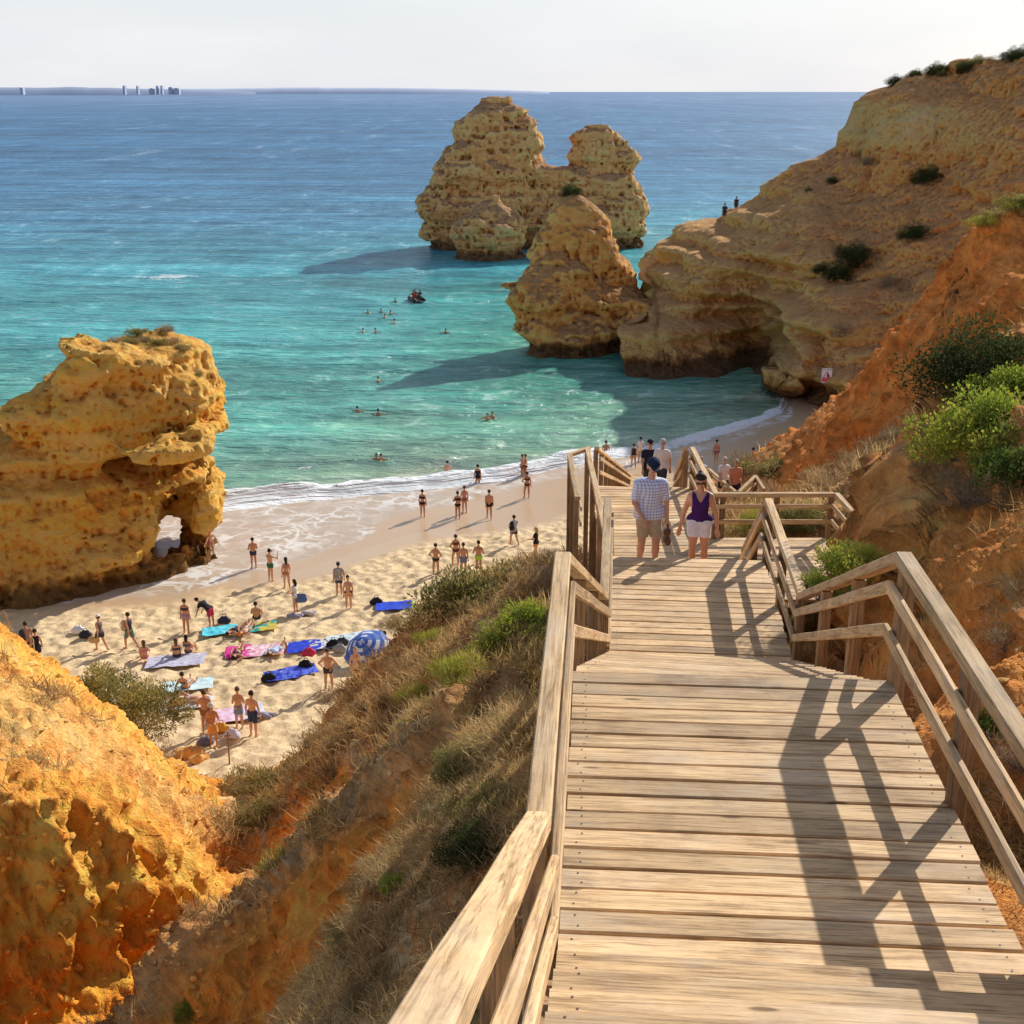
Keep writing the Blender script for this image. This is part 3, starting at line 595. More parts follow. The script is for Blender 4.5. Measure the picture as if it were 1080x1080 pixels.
# headland cliff: skin over distances, from the waterline up to the ridge and down behind
ridge = np.array([(640, 345), (660, 338), (678, 325), (684, 312), (686, 300), (690, 279), (700, 264), (720, 247), (740, 238), (760, 231), (775, 226), (800, 206), (820, 190), (835, 177), (850, 172), (880, 157), (895, 150), (905, 138), (915, 118), (930, 98), (942, 85), (955, 82), (975, 78), (1000, 71), (1020, 66), (1050, 64), (1080, 60), (1200, 40), (1330, 20)])
base = np.array([(640, 420), (680, 415), (700, 414), (760, 409), (790, 404), (820, 406), (834, 416), (838, 440), (860, 449), (900, 452), (960, 455), (1080, 460), (1330, 470)])
hc = [(640, 420, 115), (640, 345, 119), (690, 414, 114), (690, 370, 115), (690, 330, 119), (690, 300, 125), (690, 279, 131), (720, 412, 113), (725, 370, 115.5), (725, 320, 118.5), (725, 280, 121), (720, 247, 132),
      (760, 409, 113.5), (760, 370, 117.5), (765, 340, 119), (765, 310, 118.5), (765, 280, 118), (765, 255, 122), (762, 231, 132), (800, 405, 115), (805, 370, 119), (810, 340, 119), (810, 310, 117.5), (810, 270, 115.5), (805, 240, 119), (800, 206, 129),
      (830, 413, 112), (828, 370, 113), (826, 330, 114), (838, 441, 102), (838, 402, 103), (839, 372, 105.5), (846, 340, 107), (845, 290, 111.5), (850, 250, 113), (850, 215, 117), (850, 172, 125), (842, 441, 101.5), (848, 400, 102.5), (865, 360, 105), (880, 449, 100), (880, 400, 101), (885, 350, 103.5), (885, 300, 107), (890, 250, 112), (890, 200, 117), (895, 150, 122),
      (930, 453, 98), (930, 390, 100), (935, 330, 103), (940, 270, 107), (945, 215, 111), (950, 165, 113), (960, 140, 112), (960, 115, 113), (945, 88, 117), (990, 140, 111), (990, 110, 112), (1000, 72, 116), (1015, 200, 107), (1010, 280, 101), (1000, 380, 97), (1000, 456, 94),
      (1080, 460, 90), (1080, 300, 95), (1080, 180, 101), (1080, 110, 104), (1080, 60, 108), (1330, 470, 86), (1330, 250, 90), (1330, 20, 100), (1200, 40, 104), (1200, 200, 96)]
hc = np.array(hc, float); hp = hc[:, :2]/30
dM = np.linalg.norm(hp[:, None]-hp[None], axis=2); n = len(hp); M_ = np.zeros((n+3, n+3)); M_[:n, :n] = np.sqrt(dM**2+.3); M_[:n, n] = 1; M_[:n, n+1:] = hp; M_[n, :n] = 1; M_[n+1:, :n] = hp.T
wh = np.linalg.solve(M_, np.concatenate([hc[:, 2], [0, 0, 0]]))
pxs = np.linspace(645, 1325, 620); NRr = 380; t = np.linspace(0, 1, NRr)
bpy_ = np.interp(pxs, base[:, 0], base[:, 1])+8; rpy = np.interp(pxs, ridge[:, 0], ridge[:, 1])
PY = bpy_[None]+(rpy-bpy_)[None]*t[:, None]; PX = np.repeat(pxs[None], NRr, 0)
qq = np.stack([PX.ravel(), PY.ravel()], 1)/30; ZC = np.zeros(len(qq))
for i in range(0, len(qq), 40000):
    a = qq[i:i+40000]; ZC[i:i+40000] = np.sqrt(((a[:, None]-hp[None])**2).sum(2)+.3)@wh[:-3]+wh[-3]+a@wh[-2:]
ZC = np.clip(ZC, 80, 140)
x = (qq[:, 0]*30-540)*ZC/FPX; v = (540-qq[:, 1]*30)*ZC/FPX
HV = np.stack([x, ZC*CP+v*SP, CAMZ-ZC*SP+v*CP], 1).reshape(NRr, len(pxs), 3)
top = HV[-1]; back = []
for dy, dz in [(.5, -.1), (1.5, -.35), (3, -.9), (5, -2), (8, -4), (12, -8), (17, -16), (22, -32)]:
    b = top.copy(); b[:, 1] += dy*1.2; b[:, 2] = np.maximum(b[:, 2]+dz*1.3*.8, -2); back.append(b)
HV = np.concatenate([HV, np.array(back)]); nr = HV.shape[0]; hv = HV.reshape(-1, 3)
hn = vnormals(hv, nr, len(pxs)); s_ = np.sign((hn[:, 1:2]*-1+hn[:, 2:3]*.6)+1e-6); hn *= s_
st_ = strata(hv, .34, 1.25, 105); ex_ = fbm(hv*.2, 5, 115)*1.6+fbm(hv*.8, 4, 116, ridged=True)*.45+fbm(hv*2.2, 3, 117)*.22-np.clip(.38-worley(hv*.45, 118), 0, .4)*1.8
soft = sstep(25, 31, hv[:, 0])*.75      # the earthy right part is less banded
nh = hn.copy(); nh[:, 2] *= .25
zw = hv[:, 2]+fbm(hv*np.array([.09, .09, .05]), 3, 130)*1.3+(hv[:, 0]-14)*.05
ledge = sum(a*np.exp(-((zw-z0)/w)**2) for z0, w, a in [(3.6, .55, 1.5), (5.6, .35, 1.0), (7.1, .6, 1.7), (9.3, .4, 1.2), (11.2, .7, 1.6), (13.6, .5, 1.1), (16.4, .6, 1.2), (19, .5, 1.0)])-.75*sum(np.exp(-((zw-z0)/.4)**2) for z0 in (2.6, 4.7, 6.2, 8.3, 10.1, 12.4))
ledge *= (.55+.6*fbm(hv*.11, 3, 131))*(1-soft)*1.25
chunk = -(worley(hv*np.array([.16, .16, .22])+fbm(hv*.3, 2, 132)[:, None]*.3, 133)-.62)*2.2
hd = nh*((-st_*.5*(1-soft))+ex_+ledge+chunk)[:, None]; hd -= hn*(np.exp(-((hv[:, 2]-.8)/1.1)**2)*(.25+.65*sstep(104, 109, hv[:, 1])))[:, None]
cave = np.exp(-((hv[:, 0]-22.4)/2.2)**2-((hv[:, 2]-1.3)/1.9)**2)*sstep(106, 109, hv[:, 1])
hd[:, 0] += .9*sstep(15.5, 11, hv[:, 0]); hv2 = hv+hd; hv2[:, 1] += cave*2.6
head_me = np_mesh('headland', hv2, grid_quads(nr, len(pxs)))
earth = sstep(25, 33, hv[:, 0]+fbm(hv*.15, 3, 120)*6+(hv[:, 2]-10)*.15)
set_val(head_me, 'earth', earth)
yel = np.exp(-((hv[:, 0]-P(955, 130, 112)[0])/5.2)**4-((hv[:, 2]-P(955, 133, 112)[2])/1.9)**4); set_val(head_me, 'yellow', yel)
# earthen part mixes into the same rock material
g = N('headland_skin'); p = g.pos(); 
nz = g.noise(g.scale(p, (.16, .16, .16)), 1, 4); z = g.sep(p, 2)
comb = g.n('ShaderNodeCombineXYZ'); g.l(g.math('ADD', g.math('MULTIPLY', z, .55), g.math('MULTIPLY', nz, .9)), comb.inputs[2])
st = g.noise(comb.outputs[0], 1.4, 5, .6)
rockc = g.ramp(st, [(.3, (.50, .27, .10)), (.42, (.82, .48, .16)), (.52, (.95, .66, .29)), (.6, (.78, .46, .16)), (.7, (.95, .68, .31))])
n2 = g.noise(p, .6, 8, .68); fine = g.noise(p, 3.2, 6, .7)
ea = g.ramp(g.noise(g.scale(p, (.5, .5, .22)), 1, 7, .7), [(.3, (.52, .27, .115)), (.5, (.80, .43, .165)), (.7, (.90, .52, .20))])
base_c = g.mix(g.math('MULTIPLY', g.attr('earth', 'Fac'), g.range(n2, .3, .55, .6, 1)), rockc, ea)
base_c = g.mix(g.math('MULTIPLY', g.attr('yellow', 'Fac'), .85), base_c, g.mix(fine, (.92, .66, .24, 1), (.96, .80, .42, 1)))
base_c = g.mix(1, base_c, g.ramp(fine, [(.25, .55), (.5, 1), (.75, 1.25)]), 'MULTIPLY')
n6 = g.noise(g.scale(p, (.3, .3, .55)), 1, 9, .78); base_c = g.mix(1, base_c, g.ramp(n6, [(.3, (.62, .52, .43)), (.45, (.95, .91, .85)), (.55, (1.02, 1, 1)), (.72, (1.25, 1.25, 1.2))]), 'MULTIPLY')
nor = g.sep(g.n('ShaderNodeNewGeometry').outputs['Normal'], 2)
up = g.math('ADD', g.range(nor, .0, .7, -.22, .30), g.noise(p, .4, 7, .72))
dkc = g.mix(g.noise(p, 1.6, 5), (.60, .40, .22, 1), (.33, .215, .12, 1))
base_c = g.mix(g.math('MULTIPLY', g.range(up, .60, .78, 0, .75), g.math('SUBTRACT', 1, g.math('MULTIPLY', g.attr('yellow', 'Fac'), .9))), base_c, dkc)
w = g.range(g.math('ADD', z, g.math('MULTIPLY', n2, 3.5)), 2.6, 4.2, 1, 0); base_c = g.mix(g.math('MULTIPLY', w, .85), base_c, (.05, .04, .03, 1))
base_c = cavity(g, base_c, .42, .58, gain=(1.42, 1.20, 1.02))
hh = g.math('ADD', g.math('ADD', n2, g.math('MULTIPLY', fine, .6)), g.math('MULTIPLY', st, .6))
g.bsdf(base_c, .93, g.bump(hh, 1.0, .9), .12)
tag(link('headland', head_me, g.m), 'layered headland cliff curving round the cove', kind='structure')
HB = BVHTree.FromPolygons([Vector(v) for v in hv2], grid_quads(nr, len(pxs)).tolist())
# ================================================================== wooden staircase
def wood(name, a, b, grey, rnd=True):
    g = N(name); o = g.obj(); tone = g.attr('tone', 'Fac'); inf = g.n('ShaderNodeObjectInfo').outputs['Random']
    off = g.n('ShaderNodeCombineXYZ'); g.l(g.math('MULTIPLY', tone, 37.0), off.inputs[0]); g.l(g.math('MULTIPLY', inf, 51.0), off.inputs[2]); g.l(g.math('MULTIPLY', tone, 11.0), off.inputs[1])
    ad = g.n('ShaderNodeVectorMath', operation='ADD'); g.l(o, ad.inputs[0]); g.l(off.outputs[0], ad.inputs[1]); v = ad.outputs[0]
    gr = g.noise(g.scale(v, (1.2, 22, 22)), 1, 8, .72, .9); g2 = g.noise(g.scale(v, (3, 90, 90)), 1, 4, .6, .2); bl = g.noise(g.scale(v, (1.0, 2.2, 2.2)), 1.3, 5, .6)
    kn = g.vor(g.scale(v, (1.3, 5.5, 5.5)), 1.0, 'F1')
    c = g.ramp(gr, [(.38, b), (.5, a), (.68, tuple(min(1, x*1.2) for x in a))])
    c = g.mix(g.range(g2, .50, .66, 0, .7), c, tuple(x*.55 for x in b))
    c = g.mix(g.range(bl, .45, .7, 0, .6), c, grey)
    c = g.mix(g.range(kn, .05, .11, .75, 0), c, (.13, .07, .03, 1))
    st = g.noise(g.scale(o, (.9, 1.7, 1.7)), 1, 7, .72); c = g.mix(1, c, g.ramp(st, [(.30, (.48, .41, .36)), (.45, (.88, .85, .82)), (.6, (1.06, 1.05, 1.04)), (.75, (1.2, 1.2, 1.22))]), 'MULTIPLY')
    c = g.mix(1, c, g.ramp(g.math('FRACT', g.math('ADD', tone, inf)), [(0, .70), (.5, .98), (1, 1.18)]), 'MULTIPLY')
    hh = g.math('ADD', g.math('MULTIPLY', gr, .5), g.math('MULTIPLY', g2, .6))
    g.bsdf(c, .74, g.bump(hh, .55, .006), .25); return g.m
M_deck = wood('deck_wood', (.83, .565, .30), (.47, .29, .14), (.70, .55, .385, 1))
M_rail = wood('rail_wood', (.70, .475, .25), (.42, .26, .12), (.62, .48, .33, 1))
M_post = wood('post_wood', (.37, .22, .105), (.21, .12, .058), (.34, .235, .14, 1))
M_nail = plain('nail_head', (.12, .10, .085), .5, .2, 20)
ST = empty('wooden_staircase', (0, 0, 0)); tag(ST, 'long weathered wooden staircase with railings leading down to the beach', 'staircase')
def board_box(L, Wd, T, ch=.006):
    """board along local X, length L, width Wd (Y), thickness T below z=0, chamfered upper edges"""
    pr = [(-Wd/2, -T), (Wd/2, -T), (Wd/2, -ch), (Wd/2-ch, 0), (-Wd/2+ch, 0), (-Wd/2, -ch)]
    v = [(-L/2, y, z) for y, z in pr]+[(L/2, y, z) for y, z in pr]
    return v, [(i, (i+1) % 6, 6+(i+1) % 6, 6+i) for i in range(6)], [tuple(range(5, -1, -1)), tuple(range(6, 12))]
def poly_mesh(name, vs, fs, tone=None, smooth=False, mats=None):
    me = bpy.data.meshes.new(name); me.from_pydata([tuple(v) for v in vs], [], fs); me.update()
    if tone is not None: set_val(me, 'tone', tone)
    if mats is not None: me.polygons.foreach_set('material_index', mats)
    return me
def deck_boards(items, name, frame_o, nails=True, fasc=None):
    """items: (local x, y, z, length, width, yaw); local frame of the part"""
    V, F, T, MI = [], [], [], []
    for (x, y, z, L, w, yaw, th) in items:
        v, f, e = board_box(L, w, th); n = len(V); t = random.random(); rx = random.gauss(0, .008)
        for a in v:
            c, s = math.cos(yaw), math.sin(yaw)
            V.append((x+a[0]*c-a[1]*s, y+a[0]*s+a[1]*c, z+a[2]+a[1]*rx)); T.append(t)
        for q in f+e: F.append(tuple(i+n for i in q)); MI.append(0)
        if nails:
            for sx in (-1, 1):
                for sy in (-.28, .28):
                    cx, cy = sx*(L/2-.09)+random.gauss(0, .012), sy*w+random.gauss(0, .006); n = len(V)
                    for k in range(6):
                        a, b = cx+.0065*math.cos(k*math.pi/3), cy+.0065*math.sin(k*math.pi/3)
                        c, s = math.cos(yaw), math.sin(yaw); V.append((x+a*c-b*s, y+a*s+b*c, z+.0025+b*rx)); T.append(t)
                    F.append(tuple(range(n, n+6))); MI.append(1)
    o = link(name, poly_mesh(name, V, F, T, False, MI), [M_deck, M_nail], ST); o.matrix_local = frame_o; return o
def frame(x, y, z, ang):   # local Y runs along the stairs
    return Matrix.Translation((x, y, z)) @ Matrix.Rotation(ang, 4, 'Z')
def level_deck(y0, y1, drop, name='deck', wl=1.15, wr=1.15, wb=.171, gap=.018, x0=None, x1=None):
    xa, xb = (stair_x(y0), stair_x(y1)) if x0 is None else (x0, x1)
    L = math.hypot(xb-xa, y1-y0); ang = -math.atan2(xb-xa, y1-y0); it = []; yy = .0
    n = int(L/(wb+gap)); wb = L/n-gap
    for i in range(n):
        it.append(((wr-wl)/2+random.gauss(0, .006), (i+.5)*(wb+gap), random.gauss(0, .0022), wl+wr+random.gauss(0, .008), wb, random.gauss(0, .0012), .085))
    return deck_boards(it, name, frame(xa, y0, CAMZ-drop, ang))
def steps(y0, y1, d0, d1, w=1.15, name='step_flight', run=.31):
    xa, xb = stair_x(y0), stair_x(y1); L = math.hypot(xb-xa, y1-y0); ang = -math.atan2(xb-xa, y1-y0); n = max(2, round(L/run)); it = []
    for i in range(n):
        z = -(d1-d0)*(i+1)/(n+1); yl = L*i/n; r = L/n
        for k in (0, 1): it.append((0, yl+r*(k+.5)/2+.012, z+random.gauss(0, .001), 2*w, r/2-.008+.012, 0, .045))
    V = deck_boards(it, name, frame(xa, y0, CAMZ-d0, ang))
    # side stringers
    for sgn in (-1, 1):
        v = []; 
        for xx in (sgn*(w+.005), sgn*(w+.055)):
            for (yy, zz) in [(0, -.08), (L, -(d1-d0)-.02), (L, -(d1-d0)-.30), (0, -.36)]: v.append((xx, yy, zz))
        f = [(0, 1, 2, 3), (7, 6, 5, 4), (0, 4, 5, 1), (1, 5, 6, 2), (2, 6, 7, 3), (3, 7, 4, 0)]
        o = link('stringer', poly_mesh('stringer', v, f, [.3]*8), M_post, ST); o.matrix_local = frame(xa, y0, CAMZ-d0, ang)
    return V
def beam(a, b, w, h, name, mat=None, ch=.008, jog=0):
    """chamfered beam from a to b (centre of its top face), long axis local X"""
    a, b = Vector(a), Vector(b); L = (b-a).length; mat = mat or M_rail
    pr = [(-w/2+ch, 0), (-w/2, -ch), (-w/2, -h+ch), (-w/2+ch, -h), (w/2-ch, -h), (w/2, -h+ch), (w/2, -ch), (w/2-ch, 0)]
    ns = max(1, int(L/.9)); V, F = [], []
    for i in range(ns+1):
        jz, jy = (random.gauss(0, .002), random.gauss(0, .003)) if 0 < i < ns else (0, 0)
        for y, z in pr: V.append((L*i/ns, y+jy, z+jz))
    for i in range(ns):
        for k in range(8): F.append((i*8+k, i*8+(k+1) % 8, (i+1)*8+(k+1) % 8, (i+1)*8+k))
    F.append(tuple(range(7, -1, -1))); F.append(tuple(ns*8+k for k in range(8)))
    me = poly_mesh(name, V, [f[::-1] for f in F], [random.random()]*len(V)); o = link(name, me, mat, ST)
    x = (b-a).normalized(); up = Vector((0, 0, 1)); 
    if abs(x.z) > .95: up = Vector((0, 1, 0))
    y = up.cross(x).normalized(); z = x.cross(y); o.matrix_local = Matrix.Translation(a) @ Matrix((x, y, z)).transposed().to_4x4(); return o
def post(x, y, ztop, zbot, w=.105, ang=0):
    V, F = [], []; ch = .008; c, s = math.cos(ang), math.sin(ang)
    pr = [(-w/2+ch, -w/2), (w/2-ch, -w/2), (w/2, -w/2+ch), (w/2, w/2-ch), (w/2-ch, w/2), (-w/2+ch, w/2), (-w/2, w/2-ch), (-w/2, -w/2+ch)]
    L = ztop-zbot
    for zz in (0, L):
        for a, b in pr: V.append((zz, a, b))
    for k in range(8): F.append((k, (k+1) % 8, 8+(k+1) % 8, 8+k))
    F.append(tuple(range(7, -1, -1))); F.append(tuple(range(8, 16)))
    o = link('post', poly_mesh('post', V, F, [random.random()]*16), M_post, ST)
    o.matrix_local = Matrix.Translation((x, y, zbot)) @ Matrix(((0, c, -s), (0, s, c), (1, 0, 0))).to_4x4(); return o
HR = .97
def rail_run(pts, posts, side, gap_mid=(.75, .42), hw=.115, over=.0, inner=-1, hr=HR):
    """pts: deck-edge points (x, y, z_deck); a handrail on posts and two rails on the posts' inner face (inner = sign of X towards the walkway)"""
    for (a, b) in zip(pts[:-1], pts[1:]):
        a, b = np.array(a, float), np.array(b, float); d = (b-a)/np.linalg.norm(b-a)
        o2 = np.array([d[1], -d[0], 0]); o2 /= np.linalg.norm(o2)+1e-9; o2 *= inner*np.sign(o2[0]) if abs(o2[0]) > .3 else -inner*np.sign(o2[1])*1
        beam(a+[0, 0, hr], b+[0, 0, hr]+d*over, hw, .085, 'handrail')
        for gm in gap_mid:
            beam(a+o2*.075+[0, 0, gm], b+o2*.075+[0, 0, gm], .042, .095, 'rail')
    for (x, y, zt, zb) in posts: post(x, y, zt, zb)
def edge(y, side, off=.02): return stair_x(y)+side*(1.15+off+(.07 if side < 0 else 0))
dz = lambda y: CAMZ-float(stair_drop(y))
# landings and flights
steps(-.4, 5.0, 1.42, 4.04); 
FA = level_deck(5.0, 8.45, 4.05); steps(8.45, 14.35, 4.06, 6.75); level_deck(14.35, 18.2, 6.76); steps(18.2, 21.3, 6.77, 8.7)
level_deck(21.3, 28.2, 8.71); steps(28.2, 57, 8.72, 18.0, 1.0)
level_deck(57, 60.5, 18.02)
# the first flight ends a little wider than the landing below
for side in (-1, 1):
    E = lambda y: (edge(y, side), y, dz(y))
    ys = [-.4, 5.0, 8.45, 14.35, 18.2, 21.3, 28.2]
    for i, (a, b) in enumerate(zip(ys[:-1], ys[1:])):
        ext = []
        pa, pb_ = E(a), E(b)
        n = {0: [0, 1.6, 3.2, 4.9], 1: [5.12, 6.68, 8.32], 2: [10.3, 12.3], 3: [14.45, 14.62, 16.3, 18.05], 4: [19.8], 5: [21.4, 23.6, 25.9, 28.05]}[i]
        if i == 3 and side == 1: n = [14.5, 16.3, 18.05]
        if i == 5 and side == 1: n = [24.65, 26.3, 28.05]
        if i == 5 and side == 1:
            pa = E(24.6)
        rail_run([pa, pb_], [(edge(y, side, .03), y, dz(y)+HR-.08, ground(edge(y, side), y)-.6) for y in n], side, inner=-side)
    # long last flight
    yy = np.linspace(28.2, 57, 5); w_ = 1.02
    for a, b in zip(yy[:-1], yy[1:]):
        A, B = (stair_x(a)+side*w_, a, dz(a)), (stair_x(b)+side*w_, b, dz(b))
        rail_run([A, B], [(stair_x(t)+side*(w_+.02), t, dz(t)+HR-.08, ground(stair_x(t)+side*w_, t)-.6) for t in np.linspace(a, b, 4)[:-1]], side, inner=-side)
# side platform right of the third landing
zC = CAMZ-8.71
xr = edge(23, 1, 0); it = []
for i in range(18): it.append((1.22+random.gauss(0, .004), .09+i*.187, random.gauss(0, .002), 2.44, .176, 0, .045))
deck_boards(it, 'deck', frame(xr-.01, 21.3, zC-.004, 0))
rail_run([(xr, 24.65, zC), (6.55, 24.65, zC)], [(x, 24.68, zC+HR-.08, zC-1.9) for x in (4.3, 5.4, 6.5)], 1, inner=1)
rail_run([(6.6, 24.65, zC), (6.7, 21.4, zC)], [(6.63, 23.1, zC+HR-.08, zC-1.9), (6.7, 21.5, zC+HR-.08, zC-1.9)], 1, inner=-1)
# narrow bay on the left of the third landing with tall supports
xl = edge(26, -1, .03)
rail_run([(xl-.42, 27.6, zC), (xl-.40, 24.4, zC)], [(xl-.42, y, zC+HR-.08, zC-3.4) for y in (24.5, 26.0, 27.5)], -1, inner=1)
beam((xl-.42, 27.62, zC+HR), (xl+.05, 28.2, zC+HR), .1, .085, 'handrail')
# lower walkway turning right, towards the beach
zE = CAMZ-14.25
it = [(.09+i*.187-1.9, 0, random.gauss(0, .002), 2.4, .176, math.pi/2, .045) for i in range(21)]
deck_boards(it, 'deck', frame(8.25, 43.2, zE, 0), nails=False)
def PD(px, py, drop): return PZ(px, py, CAMZ-drop)
for seg in ([(748, 494), (776, 518)], [(779, 518), (797, 501)], [(797, 501), (806, 515)]):
    a, b = [PD(px, py, 13.3) for px, py in seg]
    rail_run([tuple(a-[0, 0, HR]), tuple(b-[0, 0, HR])], [(*(a+(b-a)*t)[:2], a[2]-.08, a[2]-2.4) for t in (.06, .94)], 1, inner=1)
# ================================================================== plants
def leaf_mat(name, rough=.6):
    g = N(name); c = g.attr('col'); inf = g.n('ShaderNodeObjectInfo').outputs['Random']
    c = g.mix(1, c, g.ramp(inf, [(0, (.82, .86, .8)), (1, (1.18, 1.1, 1.1))]), 'MULTIPLY')
    d = g.n('ShaderNodeBsdfDiffuse'); g.val(d.inputs[0], c); t = g.n('ShaderNodeBsdfTranslucent'); g.val(t.inputs[0], c)
    m = g.n('ShaderNodeMixShader'); m.inputs[0].default_value = .35; g.l(d.outputs[0], m.inputs[1]); g.l(t.outputs[0], m.inputs[2]); g.l(m.outputs[0], g.out.inputs[0]); return g.m
M_leaf = leaf_mat('leaf'); M_twig = plain('twig', (.26, .19, .13), .9, .3, 8); M_dry = leaf_mat('dry_stalk')
def leaves_mesh(name, n, L, Wd, rad, ncl, pal, seed, up=.5, droop=0, hollow=.35):
    r = np.random.default_rng(seed); rad = np.array(rad)
    u = r.normal(size=(ncl, 3)); u /= np.linalg.norm(u, axis=1, keepdims=True); u[:, 2] = np.abs(u[:, 2])*1.1-.15
    cc = u*rad*r.uniform(hollow, .95, (ncl, 1)); cc[:, 2] += rad[2]*.12; cr = r.uniform(.22, .44, ncl)*rad.mean()
    k = r.integers(0, ncl, n); d = r.normal(size=(n, 3)); d /= np.linalg.norm(d, axis=1, keepdims=True)
    pos = cc[k]+d*cr[k][:, None]*r.uniform(.45, 1.05, (n, 1))*np.array([1, 1, .85]); pos[:, 2] = np.maximum(pos[:, 2], -.1*rad[2])
    ax = d+np.array([0, 0, up])+r.normal(size=(n, 3))*.55; ax[:, 2] -= droop; ax /= np.linalg.norm(ax, axis=1, keepdims=True)
    sd_ = np.cross(ax, r.normal(size=(n, 3))); sd_ /= np.linalg.norm(sd_, axis=1, keepdims=True)
    ll = L*r.uniform(.6, 1.3, (n, 1)); ww = Wd*r.uniform(.7, 1.2, (n, 1))
    V = np.stack([pos, pos+ax*ll*.5+sd_*ww*.5, pos+ax*ll, pos+ax*ll*.5-sd_*ww*.5], 1).reshape(-1, 3)
    me = np_mesh(name, V, np.arange(n*4).reshape(-1, 4), smooth=False)
    pal = np.array(pal); pc = pal[r.integers(0, len(pal), ncl)]; c = pc[k]*(.7+.3*r.random((n, 1)))+(pal[r.integers(0, len(pal), n)]-pc[k])*.35
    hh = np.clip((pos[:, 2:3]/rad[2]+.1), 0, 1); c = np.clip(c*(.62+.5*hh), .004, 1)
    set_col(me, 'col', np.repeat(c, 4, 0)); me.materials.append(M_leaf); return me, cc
def tube_pts(a, b, ra, rb, bend, n=4, k=5):
    a, b = np.array(a, float), np.array(b, float); d = b-a; L = np.linalg.norm(d)+1e-6; w = d/L; s = np.cross(w, [.3, .9, .2]); s /= np.linalg.norm(s); t = np.cross(w, s); V = []
    for i in range(n+1):
        f = i/n; c = a+d*f+bend*math.sin(f*math.pi); r = ra+(rb-ra)*f
        for j in range(k): q = j*2*math.pi/k; V.append(c+r*(s*math.cos(q)+t*math.sin(q)))
    return np.array(V), grid_quads(n+1, k, True)
def stems_mesh(name, ends, r0, seed, mat=None):
    r = np.random.default_rng(seed); Vs, Qs, n = [], [], 0
    for e in ends:
        b = r.normal(size=3)*np.linalg.norm(e)*.10; v, q = tube_pts((r.normal()*.05, r.normal()*.05, -.15), e, r0*r.uniform(.6, 1), r0*.25, b)
        Vs.append(v); Qs.append(q+n); n += len(v)
        for _ in range(3):
            e2 = e+r.normal(size=3)*np.linalg.norm(e)*.28; m0 = np.array(e)*.6; v, q = tube_pts(m0, e2, r0*.35, r0*.1, b*.3, 3, 4); Vs.append(v); Qs.append(q+n); n += len(v)
    me = np_mesh(name, np.concatenate(Vs), np.concatenate(Qs)); me.materials.append(mat or M_twig); return me
OLV = [(.42, .36, .12), (.32, .30, .10), (.50, .40, .16), (.24, .24, .08)]
GRN = [(.10, .16, .035), (.15, .22, .045), (.07, .11, .03), (.22, .27, .06)]
LIME = [(.408, .480, .060), (.552, .576, .072), (.264, .384, .060), (.660, .624, .120), (.168, .264, .048)]
DGR = [(.065, .085, .03), (.09, .12, .04), (.12, .13, .05), (.05, .06, .025)]
DRY = [(.515, .358, .190), (.381, .246, .134), (.650, .482, .280), (.291, .179, .101), (.448, .370, .157)]
GRY = [(.418, .319, .220), (.506, .396, .286), (.297, .209, .143), (.352, .297, .143)]
YEL = [(.52, .46, .09), (.40, .40, .08), (.60, .46, .14), (.30, .34, .07)]
def proto(n, L, Wd, rad, ncl, pal, seed, r0=.018, **k):
    f, cc = leaves_mesh('foliage', n, L, Wd, rad, ncl, pal, seed, **k); return f, stems_mesh('stem', cc[:12], r0, seed)
PR = {
 'olive': proto(8000, .085, .026, (1, 1, .85), 26, OLV, 1), 'olive2': proto(4200, .10, .03, (1.1, .9, .6), 22, OLV+DRY[:2], 2), 'green': proto(4200, .095, .045, (1, 1, .7), 22, GRN, 3),
 'lime': proto(11000, .06, .036, (1, 1, .75), 34, LIME, 4), 'dark': proto(13000, .05, .026, (1, 1, .85), 44, DGR, 5), 'dry': proto(2600, .20, .012, (1, 1, .55), 18, DRY, 6, up=.9), 'dry2': proto(2600, .24, .012, (1.1, .9, .45), 16, DRY, 7, up=1.1),
 'grey': proto(2200, .20, .011, (1, 1, .6), 18, GRY, 8, .03, up=.5), 'yellow': proto(3000, .22, .014, (1, 1, .6), 20, YEL+LIME[:1], 9, up=1.2), 'lime2': proto(3600, .085, .035, (1, .8, .8), 22, LIME+YEL, 10)}
def shrub(kind, loc, size, label, group=None, name='shrub', cat='shrub', rz=None, flat=1.0):
    o = empty(name, loc, random.uniform(0, 6.28) if rz is None else rz); o.scale = (size, size, size*flat); tag(o, label, cat, group)
    f, s = PR[kind]
    for nm, me in (('foliage', f), ('stem', s)): link(nm, me, None, o)
    return o
def at_px(kind, px, py, size, label, flat=1.0, lift=0., **k):
    p, n = seen(px, py)
    if p is None: return None
    return shrub(kind, (p.x, p.y, p.z+lift-.06*size), size, label, flat=flat, **k)
